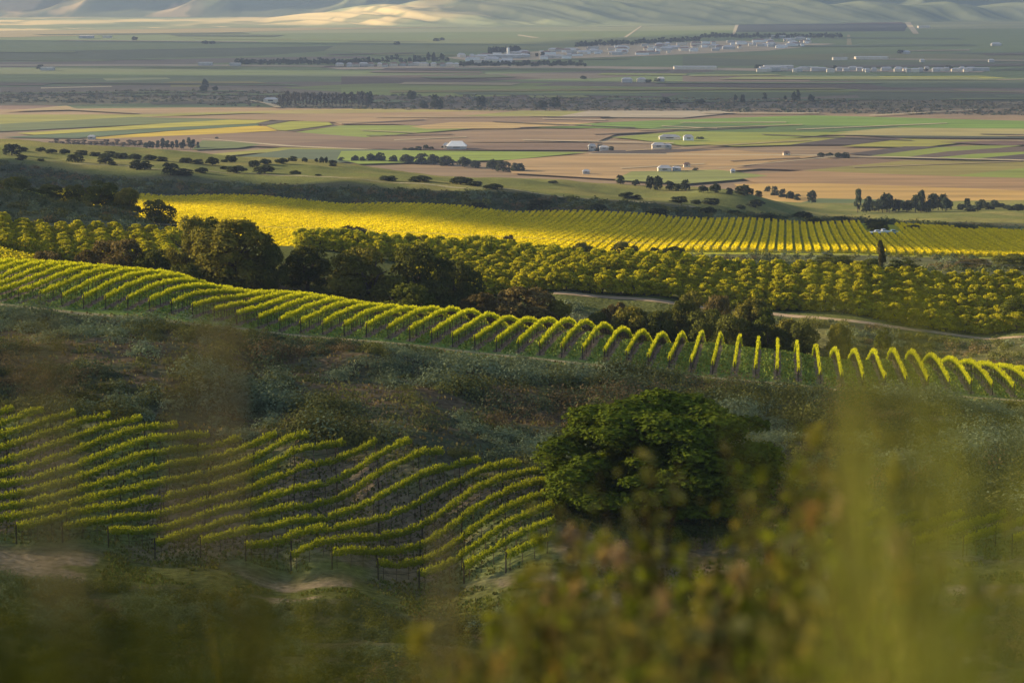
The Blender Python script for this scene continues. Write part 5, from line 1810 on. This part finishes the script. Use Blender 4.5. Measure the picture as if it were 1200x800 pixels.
ST = [
    (48, 385, 1.05, 'blurred tan grass stalk by the left border', SB),
    (262, 372, 1.3, 'blurred pinkish stalk left of the middle scrub', (.26, .22, .15)),
    (215, 395, 1.5, 'faint stalk left of the pinkish stalk', (.22, .19, .12)),
    (520, 620, 1.9, 'pale stalk below the near vineyard corner', SB),
    (985, 480, 1.7, 'straw stalk at the right of the dried flower shrubs', (.18, .15, .05)),
    (1010, 420, 1.5, 'green stalk rising by the right grass', GB),
    (1060, 360, 1.3, 'green stalk left of the border clump', GB),
]
for k, (px, pt, d, lab, hc) in enumerate(ST):
    stalk(px, pt, d, lab, 700 + k, hc, (.12, .11, .04), head_len=.16 if k > 3 else .13, head_r=.006, lean=(random.uniform(-.06, .06), 0))


def shrub(px, ptop, d, label, seed, n_br=26, flowers=True, leafy=1.0):
    """dry flowered shrub: branching stems, small leaves, clustered seed heads"""
    rg = np.random.default_rng(seed)
    x, _, zt = P(px, ptop, d)
    x = float(x)
    g = near_z(x, d)
    h = float(zt) - g
    r = empty('dried_flower_shrub', (x, d, g))
    tag(r, label, 'shrub', 'dried flower shrubs on the near slope')
    stems, lv, lf, lt, o = [], [], [], [], 0
    heads = []
    for i in range(n_br):
        a = rg.uniform(0, 6.28)
        e = rg.uniform(.05, .42) * h * .62
        hh = h * rg.uniform(.55, 1.0) if i else h
        if i == 0:
            e = .02
        s = np.linspace(0, 1, 7)
        pts = np.stack([math.cos(a) * e * s ** 1.4 + rg.normal() * .01, math.sin(a) * e * s ** 1.4 + rg.normal() * .01, hh * s], -1)
        stems.append(tube_vf(pts, np.linspace(.006, .002, 7), 4))
        nl = int(38 * leafy)
        t = rg.uniform(.25, 1, nl)
        c = np.stack([np.interp(t, s, pts[:, k_]) for k_ in range(3)], -1) + rg.normal(size=(nl, 3)) * .030
        V, F = quads(c, rg.normal(size=(nl, 3)), rg.uniform(.014, .034, nl), rg, 1.9)
        m = rg.uniform(0, 1, (nl, 1))
        pal = [((.05, .07, .012), (.16, .18, .02)), ((.08, .075, .03), (.19, .16, .05)), ((.06, .075, .03), (.13, .13, .06))][int(rg.integers(3))]
        T = np.asarray(pal[0]) * (1 - m) + np.asarray(pal[1]) * m
        lv.append(V)
        lf.append(F + o)
        lt.append(np.repeat(T, 4, 0))
        o += len(V)
        if flowers and rg.uniform() < .2:
            heads.append(pts[-1])
    sv, sf = join_vf(stems)
    link('stems', mesh_np('stems', sv, sf, np.tile((.09, .065, .035), (len(sv), 1))), M_FORE, r)
    link('foliage', mesh_np('foliage', np.concatenate(lv), np.concatenate(lf), np.concatenate(lt)), M_FORE, r)
    for hp in heads:
        n = 40
        c = hp + np.clip(rg.normal(size=(n, 3)), -1.6, 1.6) * np.array([.010, .010, .017])
        V, F = quads(c, rg.normal(size=(n, 3)), rg.uniform(.012, .02, n), rg, 1.2)
        base_ = [(.30, .16, .07), (.36, .25, .13), (.24, .22, .04), (.30, .21, .13)][int(rg.integers(4))]
        link('flower_head', mesh_np('flower_head', V, F, np.repeat(np.asarray(base_) * rg.uniform(.7, 1.3, (n, 1)), 4, 0)), M_FORE, r)
    return r


SH = [
    (762, 545, 6.4, 'tallest dried flower shrub in front of the great oak'),
    (868, 590, 6.6, 'rusty dried flower shrub right of the tallest one'),
    (662, 605, 6.8, 'brown dried flower shrub at the left foot of the great oak'),
    (955, 490, 6.2, 'upright orange flecked shrub right of the great oak'),
    (910, 625, 5.6, 'green leaved shrub under the orange flecked shrub'),
    (800, 640, 5.6, 'low mixed shrub under the tallest dried flower shrub'),
    (610, 670, 5.8, 'sparse brown shrub by the vineyard corner'),
    (716, 650, 6.0, 'sparse rusty shrub between the brown shrubs'),
    (1005, 520, 5.0, 'olive shrub behind the right grass tufts'),
    (560, 735, 4.6, 'low shrub at the lower middle edge'),
    (860, 700, 4.8, 'low brown shrub at the lower edge'),
    (970, 660, 4.2, 'low olive shrub at the lower right edge'),
    (660, 735, 4.5, 'low golden shrub at the lower middle edge'),
    (760, 715, 4.6, 'low rusty shrub at the lower edge'),
    (1060, 600, 4.4, 'sparse olive shrub at the far right of the shrubs'),
    (820, 745, 4.0, 'lowest green shrub at the lower edge'),
]
for k, (px, pt, d, lab) in enumerate(SH):
    shrub(px, pt, d, lab, 800 + k, n_br=20)
